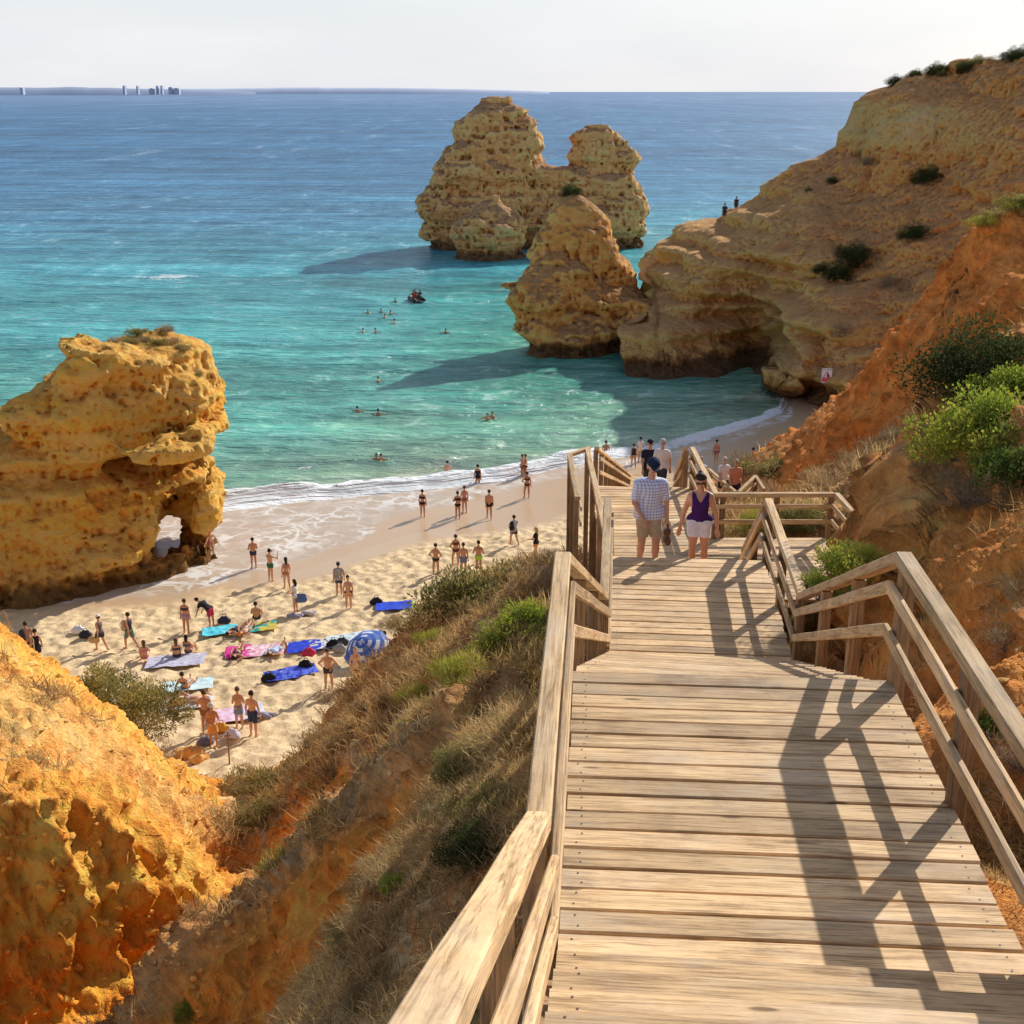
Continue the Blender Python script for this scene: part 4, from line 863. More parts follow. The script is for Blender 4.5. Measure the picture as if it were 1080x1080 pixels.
# ---- the ones that can be told apart
shrub('olive', P(100, 752, 37), 1.5, 'broad olive green bush at the beach edge behind the left cliff')
shrub('olive', P(146, 764, 36.5), 1.45, 'olive bush at the beach edge, right one of the touching pair')
shrub('dry', P(160, 808, 36), .9, 'dry brown bush below the olive pair beside the gully mouth')
for px, py, k, s, lab in [(500, 640, 'olive2', 1.75, 'wide olive and brown bush at the top of the slope in front of the bathers'), (455, 655, 'olive2', 1.0, 'small olive bush at the lower left end of the wide bush by the bathers'),
        (585, 615, 'grey', .95, 'dark brown bush close to the left railing near the sand'), (555, 668, 'lime', .66, 'bright green leafy shrub beside the left railing'), (522, 692, 'lime2', .55, 'yellow green shrub left of the bright green one'),
        (490, 722, 'yellow', .62, 'tall yellow green grass clump in the middle of the slope'), (440, 738, 'yellow', .5, 'yellowish tuft down the slope from the tall grass clump'), (515, 860, 'olive2', .42, 'dark olive bush hugging the bend of the left railing'),
        (490, 815, 'olive', .40, 'olive bush with yellow flowers beside the left railing'), (500, 905, 'dark', .32, 'low dark green bush below the olive bush near the lower railing'), (418, 938, 'lime2', .22, 'small light green sprig among dead twigs near the lower railing'), (395, 912, 'lime2', .13, 'tiny green sprig above the small light green one'),
        (275, 835, 'olive2', .95, 'olive scrub on the first spur above the gully'), (312, 815, 'yellow', .55, 'yellow green shrub right of the olive scrub above the gully'), (200, 1072, 'lime2', .30, 'green tuft at the bottom edge in the gully'), (350, 790, 'dry', .8, 'brown scrub on the crest of the first spur'),
        (1030, 412, 'dark', 1.2, 'large round dark green bush on the orange slope'), (1042, 470, 'lime', .92, 'big bright lime green bush overhanging the right bank'), (1075, 425, 'lime', .66, 'lime green bush higher up behind the big one'), (1005, 470, 'lime2', .5, 'pale green bush at the left edge of the lime bushes'), (1075, 500, 'green', .6, 'darker green bush low on the right bank'),
        (1020, 520, 'grey', .62, 'tangle of bare grey twigs hanging under the lime bush'), (1065, 530, 'grey', .6, 'grey twig tangle at the right edge of the bank'), (985, 500, 'dry', .4, 'dry brown tuft at the rim of the right bank'),
        (1062, 680, 'grey', .36, 'grey leafless bush on the earth wall by the right handrail'), (1040, 770, 'green', .2, 'green sprig on the earth wall below the grey bush'), (1065, 800, 'grey', .26, 'dark twig clump at the foot of the earth wall')]:
    at_px(k, px, py, s, lab)
shrub('lime2', P(885, 612, 15.2), .56, 'lime green shrub growing up through the right railing'); shrub('yellow', P(905, 600, 15.6), .42, 'yellow flowering shrub right of the lime one behind the railing'); shrub('lime2', P(862, 628, 15.8), .4, 'small green shrub squeezed behind the railing bend')
shrub('yellow', P(800, 560, 27.5), .6, 'yellow bush under the side platform rails'); shrub('olive', P(845, 556, 27.5), .62, 'olive bush under the side platform next to the yellow one')
# ---- scrub one cannot tell apart
HV_ = TV2.reshape(NR, nth, 3); VM = vegm.reshape(NR, nth)
def project(q):
    q = np.asarray(q); y, z = q[:, 1], q[:, 2]-CAMZ; zc = y*CP-z*SP; return 540+FPX*q[:, 0]/zc, 540-FPX*(y*SP+z*CP)/zc, zc
ii = np.flatnonzero(vegm > .45); pxy = project(TV2[ii]); 
def pick(cond, n, seed):
    r = np.random.default_rng(seed); j = np.flatnonzero(cond); r.shuffle(j); out = []
    for k in j:
        q = TV2[ii[k]]
        if all((q[0]-o[0])**2+(q[1]-o[1])**2 > (.035*pxy[2][k])**2 for o in out): out.append(q)
        if len(out) >= n: break
    return out
onl = (pxy[0] > 150) & (pxy[0] < 605) & (pxy[1] > 580) & (pxy[1] < 1100) & (pxy[0] > 230+(900-pxy[1])*.1); clear = np.abs(TV2[ii][:, 0]-stair_x(TV2[ii][:, 1])) > 1.9
for q in pick(onl & clear, 120, 1):
    d = q[1]; shrub(random.choice(['dry', 'dry2', 'grey', 'dry', 'dry2', 'olive2', 'yellow'] if d > 9 else ['dry', 'grey', 'dry2', 'olive2']), (q[0], q[1], q[2]-.05), random.uniform(.012, .025)*np.linalg.norm(q-[0, 0, CAMZ]), 'low dry scrub on the slope between the stairs and the gully', 'scrub on the slope left of the stairs', flat=random.uniform(.6, 1.0))
onr = (pxy[0] > 700) & (pxy[0] < 1120) & (pxy[1] > 380) & (pxy[1] < 1080)
for q in pick(onr & clear, 45, 2):
    shrub(random.choice(['grey', 'dry', 'dry2', 'grey', 'olive2']), (q[0], q[1], q[2]-.05), random.uniform(.014, .028)*np.linalg.norm(q-[0, 0, CAMZ]), 'grey brown scrub on the bank right of the stairs', 'scrub on the bank right of the stairs', flat=.8)
onm = (pxy[0] < 225) & (pxy[1] > 660) & (pxy[1] < 900)
for q in pick(onm, 22, 3):
    shrub(random.choice(['grey', 'dry2']), (q[0], q[1], q[2]-.03), random.uniform(.010, .018)*np.linalg.norm(q-[0, 0, CAMZ]), 'flat greyish scrub on top of the orange cliff', 'scrub on the left cliff top', flat=.5)
for i, (px, py) in enumerate([(1045, 232), (1058, 222), (1072, 213), (1082, 208)]):
    at_px('olive2' if i % 2 else 'yellow', px, py+7, .9, 'low greenish scrub along the crest of the orange ridge', group='scrub on the ridge crest', flat=.7)
# ---- headland and rocks
def on_head(px, py):
    a = Vector((0, 0, CAMZ)); h = HB.ray_cast(a, (Vector(P(px, py, 10))-a).normalized()); return h[0]
for px, py, k, s, lab in [(903, 275, 'dark', 2.0, 'dark bush in the hollow of the headland slope'), (885, 292, 'dark', 1.5, 'dark bush below left of the hollow bush on the headland'), (868, 285, 'dark', 1.0, 'small dark bush left on the headland hollow'), (980, 190, 'dark', 1.6, 'dark bush beside the yellow rock face'), (965, 250, 'dark', 1.5, 'dark bush under the yellow rock face'),
        (920, 170, 'grey', 1.2, 'greyish bush on the headland slope left of the yellow face'), (888, 350, 'grey', 1.3, 'grey bush above the warning sign'), (945, 300, 'grey', 1.6, 'grey bush near the edge of the orange ridge')]:
    p = on_head(px, py)
    if p: shrub(k, p-Vector((0, 0, .25)), s, lab)
for i, (px, py, s, k) in enumerate([(882, 152, .7, 'dark'), (856, 168, .5, 'olive'), (912, 130, .8, 'grey'), (945, 82, 1.0, 'dark'), (962, 76, .9, 'olive'), (968, 74, .9, 'dark'), (988, 72, 1.2, 'dark'), (992, 74, .9, 'olive'), (1022, 64, 1.2, 'dark'), (1032, 66, .8, 'olive'), (1068, 58, 1.4, 'dark'), (1079, 56, 1.4, 'dark'), (1045, 62, .7, 'grey')]):
    x = P(px, py, 118-max(0, px-950)*.07); hh = HB.ray_cast(Vector((x[0], x[1], 60)), Vector((0, 0, -1)))
    if hh[0]: shrub(k, hh[0]-Vector((0, 0, .2)), s, 'dark wind bent bush on the skyline of the headland', 'bushes along the top of the headland')
def drop_on(nm, x, y):
    for o in COL.objects:
        if o.name == nm:
            if nm not in _bv: me = o.data; _bv[nm] = BVHTree.FromPolygons([v.co for v in me.vertices], [tuple(p.vertices) for p in me.polygons])
            h = _bv[nm].ray_cast(Vector((x, y, 60)), Vector((0, 0, -1))); return h[0]
_bv = {}
sp = drop_on('sea_stack.001', P(603, 210, 126)[0], P(603, 210, 126)[1]) or Vector(P(603, 210, 126))
shrub('dark', sp-Vector((0, 0, .1)), 1.25, 'dark green bush crowning the pointed rock spire')
for i, (px, py) in enumerate([(508, 112), (530, 112), (552, 122), (487, 140), (640, 138), (655, 150), (520, 110)]):
    x = P(px, py, 212); h = drop_on('sea_stack', x[0], x[1])
    if h: shrub('dark' if i % 2 else 'grey', h-Vector((0, 0, .2)), .95, 'small dark bush on top of the two headed sea stack', 'bushes on the sea stack')
for i, (px, zc_, s, k) in enumerate([(108, 68.5, .5, 'olive2'), (122, 69, .6, 'dry'), (138, 68.2, .6, 'olive2'), (152, 69, .62, 'grey'), (166, 68.5, .6, 'olive2'), (180, 69, .62, 'dry'), (192, 68.4, .62, 'olive2'), (202, 68.8, .5, 'grey'), (115, 70.5, .6, 'dry'), (145, 70.5, .7, 'olive2'), (175, 70.3, .6, 'grey'), (205, 67.6, .4, 'olive2')]):
    x = P(px, 355, zc_); h = drop_on('beach_rock', x[0], x[1])
    if h: shrub(k, h-Vector((0, 0, .08)), s, 'brownish bush growing on top of the golden arch rock', 'bushes on the golden rock')
# ---- dry grass: nobody could count it
def grass(name, label, idx, nb, seed, pal, lmul=1.0):
    r = np.random.default_rng(seed); base = TV2[idx]; dist = np.linalg.norm(base-[0, 0, CAMZ], axis=1); n = len(idx)
    B = np.repeat(base, nb, 0); D = np.repeat(dist, nb); m = len(B)
    B = B+r.normal(size=(m, 3))*(D*.0035)[:, None]*np.array([1, 1, .1]); L = np.clip(D*.018, .14, .5)*r.uniform(.4, 1.25, m)*lmul; wd = np.maximum(D/FPX*1.0, .005)
    d = r.normal(size=(m, 3))*.75+np.array([-.15, -.1, .75]); d /= np.linalg.norm(d, axis=1, keepdims=True); sdv = np.cross(d, r.normal(size=(m, 3))); sdv /= np.linalg.norm(sdv, axis=1, keepdims=True)
    mid = B+d*L[:, None]*.55; tip = B+d*L[:, None]+r.normal(size=(m, 3))*L[:, None]*.18-np.array([0, 0, 1])*L[:, None]*.12
    V = np.stack([B-sdv*wd[:, None]*.5, B+sdv*wd[:, None]*.5, mid+sdv*wd[:, None]*.4, mid-sdv*wd[:, None]*.4, tip], 1).reshape(-1, 3)
    k = np.arange(m)*5; me = np_mesh(name, V, np.stack([k, k+1, k+2, k+3], 1), np.stack([k+3, k+2, k+4], 1), smooth=False)
    pal = np.array(pal); zone = np.clip(fbm(base*.35, 3, 200)+.5, 0, .999); ci = (zone*len(pal)).astype(int); c = pal[np.repeat(ci, nb)]*(1-.0)+ (pal[r.integers(0, len(pal), m)]-pal[np.repeat(ci, nb)])*.5; c *= r.uniform(.6, 1.2, (m, 1))
    set_col(me, 'col', np.repeat(c, 5, 0)); return tag(link(name, me, M_dry), label, kind='stuff')
GP = [(0.384, 0.220, 0.105), (0.589, 0.370, 0.172), (0.820, 0.557, 0.257), (0.922, 0.649, 0.314), (0.692, 0.475, 0.209), (0.487, 0.348, 0.105), (0.333, 0.185, 0.086)]
px_, py_, zc_ = project(TV2); vis = (px_ > -60) & (px_ < 1140) & (py_ < 1130) & (np.abs(TX-stair_x(TY)) > 1.45)
clump = sstep(-.05, .30, fbm(TV*.9, 4, 210)+.5*fbm(TV*3.0, 2, 211)); w = np.where(vis, np.clip(vegm-.12, 0, 1)*(.06+clump), 0)*np.where((px_ < 230), .35, np.where(px_ > 700, .4, 1)); sel = RNG.choice(len(w), 20000, replace=False, p=w/w.sum())
def rubble(name, label, idx, seed):
    r = np.random.default_rng(seed); b = TV2[idx]; D = np.linalg.norm(b-[0, 0, CAMZ], axis=1); n = len(b); s0 = D*r.lognormal(0, .55, n)*.0012
    ico = bmesh.new(); bmesh.ops.create_icosphere(ico, subdivisions=1, radius=1); iv = np.array([v.co[:] for v in ico.verts]); it = np.array([[v.index for v in f.verts] for f in ico.faces]); ico.free()
    V = iv[None]*(1+r.normal(size=(n, len(iv), 1))*.22)*s0[:, None, None]*np.array([1.2, 1, .7])*r.uniform(.7, 1.3, (n, 1, 3))+b[:, None]
    me = np_mesh(name, V.reshape(-1, 3), None, (it[None]+(np.arange(n)*len(iv))[:, None, None]).reshape(-1, 3), smooth=False)
    c = eval_col(b[:, 0], b[:, 1])[:, :3]*r.uniform(.7, 1.25, (n, 1)); set_col(me, 'col', np.repeat(c, len(iv), 0))
    g = N('rubble_stone'); cc = g.mix(1, g.attr('col'), g.ramp(g.noise(g.pos(), 14, 4), [(.3, .7), (.7, 1.2)]), 'MULTIPLY'); g.bsdf(cc, .95, None, .1); return tag(link(name, me, g.m), label, kind='stuff')
wr = np.where(vis & (py_ > 560), np.clip(.75-vegm, .05, 1), 0); rubble('rubble', 'loose stones and crumbs of earth lying on the slopes', RNG.choice(len(wr), 6000, replace=False, p=wr/wr.sum()), 12)
grass('dry_grass', 'tangled dry tan grass and dead stalks over the slopes', sel, 8, 11, GP)
# ================================================================== people
_pm = {}
def cloth(col, rough=.85):
    k = tuple(round(c, 3) for c in col)
    if k not in _pm: _pm[k] = plain('cloth', col, rough, .12, 14, .0, .15)
    return _pm[k]
def skin_mat():
    g = N('skin'); c = g.attr('col'); n = g.noise(g.obj(), 9, 4); c = g.mix(1, c, g.ramp(n, [(.3, .88), (.7, 1.1)]), 'MULTIPLY')
    g.bsdf(c, .55, None, .35); return g.m
M_skin = skin_mat()
M_check = None
V3 = lambda *a: np.array(a, float)
def unit(v): v = np.array(v, float); return v/(np.linalg.norm(v)+1e-9)
class Seg:
    def __init__(s, tag_, a, b, ra, rb, flat=None, cut=None):
        s.t, s.a, s.b, s.ra, s.rb, s.flat, s.cut = tag_, np.array(a, float), np.array(b, float), ra, rb, flat, cut or []
def seg_field(segs, h, k=.028, post=None):
    lo = np.min([np.minimum(s.a, s.b)-max(s.ra, s.rb)-.05 for s in segs], 0)-2*h; hi = np.max([np.maximum(s.a, s.b)+max(s.ra, s.rb)+.05 for s in segs], 0)+2*h
    n = np.ceil((hi-lo)/h).astype(int)+1; F = np.full(n, .5)
    for s in segs:
        r = max(s.ra, s.rb)*1.25+.07; i0 = np.maximum(((np.minimum(s.a, s.b)-r-lo)/h).astype(int), 0); i1 = np.minimum(((np.maximum(s.a, s.b)+r-lo)/h).astype(int)+2, n)
        g = np.stack(np.meshgrid(*[lo[i]+h*np.arange(i0[i], i1[i]) for i in range(3)], indexing='ij'), -1)
        ab = s.b-s.a; L2 = ab@ab+1e-12; t = np.clip(((g-s.a)@ab)/L2, 0, 1); d = g-(s.a+t[..., None]*ab)
        if s.flat is not None:
            f, q = s.flat; d = d+(d@f)[..., None]*f*(q-1)
        D = np.sqrt((d*d).sum(-1))-(s.ra+(s.rb-s.ra)*t)
        for (p0, nn) in s.cut: D = np.maximum(D, (g-p0)@nn)
        sl = tuple(slice(i0[i], i1[i]) for i in range(3)); cur = F[sl]
        F[sl] = smin(cur, D, k) if k > 0 else np.minimum(cur, D)
    if post is not None:
        g = np.stack(np.meshgrid(*[lo[i]+h*np.arange(n[i]) for i in range(3)], indexing='ij'), -1); F = post(g, F)
    return surfnets(F, lo, h)
STAND = dict(torso=(0, .02, 1), uarm={1: (.22, .02, -1), -1: (-.22, .02, -1)}, farm={1: (.08, -.18, -1), -1: (-.08, -.18, -1)}, thigh={1: (.05, -.02, -1), -1: (-.05, .02, -1)}, shin={1: (.02, .06, -1), -1: (-.02, .06, -1)}, head=(0, -.12, 1))
def pose(**k):
    d = {a: (dict(b) if isinstance(b, dict) else b) for a, b in STAND.items()}
    for a, b in k.items():
        if isinstance(b, dict): d[a].update(b)
        else: d[a] = b
    return d
POSES = {
 'stand': lambda: pose(), 'walk': lambda: pose(thigh={1: (.03, -.42, -1), -1: (-.03, .32, -1)}, shin={1: (.01, -.02, -1), -1: (0, .62, -1)}, uarm={1: (.16, .32, -1), -1: (-.16, -.30, -1)}, farm={1: (.05, .05, -1), -1: (-.02, -.55, -1)}),
 'hips': lambda: pose(uarm={1: (.75, .25, -1), -1: (-.75, .25, -1)}, farm={1: (-.85, -.35, -.75), -1: (.85, -.35, -.75)}, thigh={1: (.12, 0, -1), -1: (-.08, 0, -1)}),
 'onehip': lambda: pose(uarm={1: (.8, .2, -1), -1: (-.2, 0, -1)}, farm={1: (-.85, -.35, -.75)}, thigh={1: (.22, -.1, -1), -1: (-.05, .05, -1)}),
 'photo': lambda: pose(uarm={1: (.55, -.7, -.5), -1: (-.55, -.7, -.5)}, farm={1: (-.5, -.6, .9), -1: (.5, -.6, .9)}),
 'hold': lambda: pose(uarm={1: (.25, -.25, -1), -1: (-.25, -.2, -1)}, farm={1: (-.3, -.9, -.1), -1: (.35, -.9, -.2)}),
 'bend': lambda: pose(torso=(0, -.95, .45), uarm={1: (.1, -.2, -1), -1: (-.1, -.25, -1)}, farm={1: (0, -.3, -1), -1: (0, -.3, -1)}, thigh={1: (.1, .12, -1), -1: (-.1, .12, -1)}, head=(0, -.9, .3)),
 'sit': lambda: pose(torso=(0, .25, 1), thigh={1: (.22, -1, .55), -1: (-.22, -1, .55)}, shin={1: (-.05, -.55, -1), -1: (.05, -.55, -1)}, uarm={1: (.2, -.5, -.8), -1: (-.2, -.5, -.8)}, farm={1: (-.2, -1, .1), -1: (.2, -1, .1)}),
 'sitback': lambda: pose(torso=(0, .5, 1), thigh={1: (.16, -1, .15), -1: (-.16, -1, .3)}, shin={1: (.05, -1, -.12), -1: (0, -1, -.5)}, uarm={1: (.4, .6, -.9), -1: (-.4, .6, -.9)}, farm={1: (.1, .3, -1), -1: (-.1, .3, -1)}),
 'lie': lambda: pose(torso=(0, 1, .06), thigh={1: (.12, -1, .05), -1: (-.12, -1, .55)}, shin={1: (.04, -1, -.05), -1: (0, -.5, -.9)}, uarm={1: (.5, -.8, 0), -1: (-.9, .5, .05)}, farm={1: (.2, -1, .05), -1: (.5, .8, .1)}, head=(0, 1, .25)),
 'lean': lambda: pose(torso=(-.35, -.35, 1), uarm={1: (.4, -.5, -.8), -1: (-.8, -.4, -.6)}, farm={1: (.1, -.5, -1), -1: (-.9, -.3, -.5)}, thigh={1: (.25, 0, -1), -1: (-.15, -.1, -1)}),
 'arms_folded': lambda: pose(uarm={1: (.3, -.3, -1), -1: (-.3, -.3, -1)}, farm={1: (-.9, -.45, .1), -1: (.9, -.45, .2)}),
 'swim': lambda: pose(uarm={1: (.9, -.4, -.15), -1: (-.9, -.4, -.15)}, farm={1: (.5, -.9, -.1), -1: (-.4, -.9, -.1)}),
}
def skeleton(ps, female=False, fat=1.0, fine=False):
    ax = V3(1, 0, 0); T = unit(ps['torso']); f = np.cross(ax, T); f = unit(f); lat = unit(np.cross(T, f)); lat = lat if lat[0] > 0 else -lat
    pel = V3(0, 0, .93); S = []; J = {}
    flat = (f, 1.32/max(.8, fat)**.5); w = fat
    hipw, shw = (.078, .155) if female else (.080, .182)
    hl, hr = pel+lat*hipw, pel-lat*hipw
    S.append(Seg('pelvis', hl*.98+pel*.02, hr*.98+pel*.02, .108*w, .108*w, flat)); 
    wst = pel+T*.17; chs = pel+T*.36; nb = pel+T*.52
    S.append(Seg('torso', pel+T*.02, wst, .135*w, (.118 if female else .133)*w, flat)); S.append(Seg('torso', wst, chs, (.118 if female else .133)*w, .146*w, flat))
    S.append(Seg('torso', chs-lat*.05, chs+lat*.05, .135*w, .135*w, flat))
    S.append(Seg('shoulder', nb-T*.075-lat*(shw-.03), nb-T*.075+lat*(shw-.03), .062, .062, (f, 1.1))); S.append(Seg('shoulder', nb-T*.05-lat*.09, nb-T*.05+lat*.09, .07, .07, flat))
    if female:
        for sg in (-1, 1): S.append(Seg('torso', chs+lat*sg*.068+f*.072-T*.02, chs+lat*sg*.066+f*.08-T*.03, .06, .055))
        S.append(Seg('pelvis', pel+lat*.06-f*.05-T*.03, pel-lat*.055-f*.045-T*.03, .088*w, .088*w))
    Hd = unit(ps['head']); nt = nb+T*.045+Hd*.06; hc = nt+Hd*.115; hf = unit(f-Hd*(f@Hd)); hx = np.cross(Hd, hf)
    S.append(Seg('neck', nb-T*.03, nt, .058, .053))
    S.append(Seg('head', hc+Hd*.022-hf*.012, hc+Hd*.022+hf*.012, .086, .080)); S.append(Seg('head', hc-Hd*.02+hf*.012, hc-Hd*.062+hf*.030, .072, .046)); S.append(Seg('head', hc+hf*.086-Hd*.012, hc+hf*.108-Hd*.032, .010, .015))
    for sg in (-1, 1): S.append(Seg('head', hc+hx*sg*.082+Hd*.012, hc+hx*sg*.086-Hd*.028-hf*.0, .016, .012))
    J.update(pel=pel, T=T, f=f, lat=lat, chs=chs, nb=nb, hc=hc, Hd=Hd, hf=hf, hx=hx, wst=wst, hand={}, hd={})
    for sg in (-1, 1):
        sh = nb-T*.075+lat*sg*shw; u = unit(ps['uarm'][sg]); el = sh+u*.29; fa = unit(ps['farm'][sg]); wr = el+fa*.255
        S.append(Seg('uarm', sh, el, .054*w**.5, .041)); S.append(Seg('farm', el, wr, .042, .027))
        hd = unit(fa+V3(0, -.08, -.12)); J['hand'][sg] = wr+hd*.08; J['hd'][sg] = hd
        side = unit(np.cross(hd, f+V3(0, .01, .02))); pn = unit(np.cross(side, hd)); r0 = .0095 if fine else .0125
        S.append(Seg('hand', wr+hd*.012, wr+hd*.07, .024, .032, (pn, 1.7)))
        for q, (o, L) in enumerate([(-.028, .062), (-.010, .078), (.010, .074), (.027, .058)]):
            a = wr+hd*.085+side*o; m = a+hd*L*.5+f*.008; S.append(Seg('finger', a, m, r0, r0*.95)); S.append(Seg('finger', m, m+unit(hd+f*.55)*L*.5, r0*.95, r0*.85))
        ths = sg if fine else sg
        a = wr+hd*.03+side*.024*(-sg*np.sign(side@lat)); S.append(Seg('finger', a, a+unit(hd+f*.6+side*.7*(-sg*np.sign(side@lat)))*.055, .0125, .0105))
        hip = pel+lat*sg*hipw-T*.02; th = unit(ps['thigh'][sg]); kn = hip+th*.43; shn = unit(ps['shin'][sg]); an = kn+shn*.41
        S.append(Seg('thigh', hip, kn, (.098 if female else .092)*w**.7, .058)); S.append(Seg('shin', kn, kn+shn*.14-f*0, .057, .056)); S.append(Seg('shin', kn+shn*.13, an, .056, .035))
        ft = unit(hf*1.0 - T*.0) if abs(shn[2]) > .5 else unit(np.cross(lat, shn)*-1 if (np.cross(lat, shn)[2] < 0) else np.cross(lat, shn))
        ft = unit(V3(ft[0]+.18*sg, ft[1], 0)) if abs(shn[2]) > .5 else ft
        sole = an+shn*.045; S.append(Seg('foot', sole-ft*.045, sole+ft*.10, .036, .034)); S.append(Seg('foot', sole+ft*.10+lat*sg*.005, sole+ft*.165, .032, .020))
    return S, J
def infl(segs, tags, r, shrink=1.0, cuts=None, frac=None):
    out = []
    for s in segs:
        if s.t not in tags: continue
        b = s.b; c = list(cuts or [])
        if frac and s.t in frac:
            b = s.a+(s.b-s.a)*frac[s.t]; c = c+[(b, unit(s.b-s.a))]
        out.append(Seg(s.t, s.a, b, s.ra+r, (s.ra+(s.rb-s.ra)*(frac[s.t] if frac and s.t in frac else 1))+r, s.flat, c))
    return out
def person(loc, yaw, H, ps, skin, label, wear=(), hair=None, female=False, fat=1.0, hat=None, group=None, h=.022, cat='person', fine=False, seatless=True, sink=0.0):
    S, J = skeleton(ps, female, fat, fine); sc = H/1.745; pel, T, f, Hd, hc, hf, hx, lat = (J[k] for k in ('pel', 'T', 'f', 'Hd', 'hc', 'hf', 'hx', 'lat'))
    zmin = min(min(s.a[2]-s.ra, s.b[2]-s.rb) for s in S if s.t in ('foot', 'pelvis', 'thigh', 'torso', 'shin', 'hand'))
    def tr(v): return (v-np.array([0, 0, zmin]))*sc
    v, q = seg_field(S, h, .026 if not fine else .018)
    me = np_mesh('person', tr(v), q); c = np.tile(np.array(skin), (len(v), 1))
    e = (v-hc)
    for sg in (-1, 1):
        d = np.linalg.norm(e-(hx*sg*.032+Hd*.008+hf*.088), axis=1); c[d < .017] = np.array(skin)*.25
        d = np.linalg.norm((e-(hx*sg*.032+Hd*.034+hf*.088))*np.array([.7, 1, 1.6]), axis=1); c[d < .016] = np.array(skin)*.4
    d = np.linalg.norm((e-(-Hd*.058+hf*.075))*np.array([.7, 1, 1.7]), axis=1); c[d < .018] = np.array(skin)*np.array([.75, .5, .5])
    set_col(me, 'col', c); o = link('person', me, M_skin); o.location = (loc[0], loc[1], loc[2]-sink); o.rotation_euler = (0, 0, yaw); tag(o, label, cat, group)
    def child(nm, segs, mat, k=.02, postf=None, hh=None):
        try: v, q = seg_field(segs, hh or h, k, postf)
        except Exception: return None
        if len(q) < 4: return None
        if nm in ('shirt', 'shorts', 'top', 'skirt', 'wrap', 'swim_trunks', 'dress'): v = v+np.stack([fbm(v*np.array([9, 9, 5]), 3, 7), fbm(v*np.array([9, 9, 5]), 3, 8), 0*v[:, 0]], 1)*.013
        return link(nm, np_mesh(nm, tr(v), q), mat, o)
    for it in wear:
        kd, col = it[0], it[1]; mt = col if isinstance(col, bpy.types.Material) else cloth(col)
        if kd in ('shorts', 'long_shorts'):
            fr = .55 if kd == 'shorts' else .84; z1 = .10
            child(kd if kd == 'shorts' else 'shorts', infl(S, ('pelvis', 'thigh'), .026, frac={'thigh': fr})+[Seg('x', pel+T*.0, pel+T*.10, .14*fat, .132*fat, (f, 1.25/max(.8, fat)**.5), [(pel+T*z1, T)])], mt)
        elif kd == 'trunks': child('swim_trunks', infl(S, ('pelvis', 'thigh'), .018, frac={'thigh': .36})+[Seg('x', pel, pel+T*.06, .137*fat, .133*fat, (f, 1.28), [(pel+T*.07, T)])], mt)
        elif kd == 'brief': child('bikini_bottom', infl(S, ('pelvis',), .016, cuts=[(pel+T*.05, T), (pel-T*.13, -T)]), mt)
        elif kd == 'bra': child('bikini_top', infl(S, ('torso',), .014, cuts=[(J['chs']+T*.055, T), (J['chs']-T*.085, -T)]), mt)
        elif kd == 'onepiece': child('swimsuit', infl(S, ('torso', 'pelvis'), .014, cuts=[(J['chs']+T*.07, T), (pel-T*.12, -T)]), mt)
        elif kd == 'tee':
            fr = it[2] if len(it) > 2 else .62
            child('shirt', infl(S, ('torso', 'shoulder', 'uarm', 'pelvis'), .024, frac={'uarm': fr}, cuts=[(J['nb']+T*.015, T)])+infl(S, ('pelvis',), .046)+[Seg('x', pel-T*.06-lat*.07, pel-T*.06+lat*.07, .148*fat, .148*fat, (f, 1.2))], mt, .03, lambda g, F: np.maximum(F, -((g-(pel-T*.09))@T)))
        elif kd == 'tank': child('top', infl(S, ('torso', 'shoulder', 'pelvis'), .016, cuts=[(J['nb']-T*.0, T), (J['nb']-lat*.13, -lat), (J['nb']+lat*.13, lat)])+infl(S, ('pelvis',), .029), mt, .02, lambda g, F: np.maximum(np.maximum(F, -((g-(pel+T*.03))@T)), np.minimum(np.minimum((g-J['nb'])@f+.0, ((g-J['nb'])@T+.15)-np.abs((g-J['nb'])@lat)*1.5), .05)))
        elif kd == 'skirt': child('skirt', [Seg('x', pel+T*.06, pel-T*.26, .148, .20, (f, 1.15), [(pel-T*.27, -T), (pel+T*.07, T)])], mt)
        elif kd == 'wrap': child('wrap', [Seg('x', pel+T*.08, pel-T*.33, .15, .21, (f, 1.2), [(pel-T*.33, -T), (pel+T*.09, T)])], mt)
        elif kd == 'dress': child('dress', infl(S, ('torso',), .018, cuts=[(J['chs']+T*.08, T)])+[Seg('x', pel+T*.1, pel-T*.3, .145, .21, (f, 1.2), [(pel-T*.3, -T)])], mt)
        elif kd == 'shoes': child('shoe', infl(S, ('foot',), .012), mt)
    if hair is not None:
        hcol, kind = hair; hs = [Seg('h', hc+Hd*.030-hf*.016, hc+Hd*.026, .098, .090), Seg('h', hc-hf*.02-Hd*.03, hc-hf*.03, .088, .09)]
        if kind == 'long': hs += [Seg('h', hc-hf*.06, hc-hf*.085-T*.13, .07, .075), Seg('h', hc-hf*.08-T*.12, hc-hf*.10-T*.27, .075, .04)]
        if kind == 'bun': hs += [Seg('h', hc-hf*.10+Hd*.06, hc-hf*.11+Hd*.07, .045, .045)]
        def pf(g, F):
            d = g-hc; fa = d@hf; up = d@Hd; side = np.abs(d@hx)
            face = np.minimum(np.minimum(fa-.015, .052-up), 1); low = -(up+.06) if kind != 'long' else -1-0*up
            return np.maximum(np.maximum(F, face), low)
        child('hair', hs, cloth(hcol, .6), .02, pf)
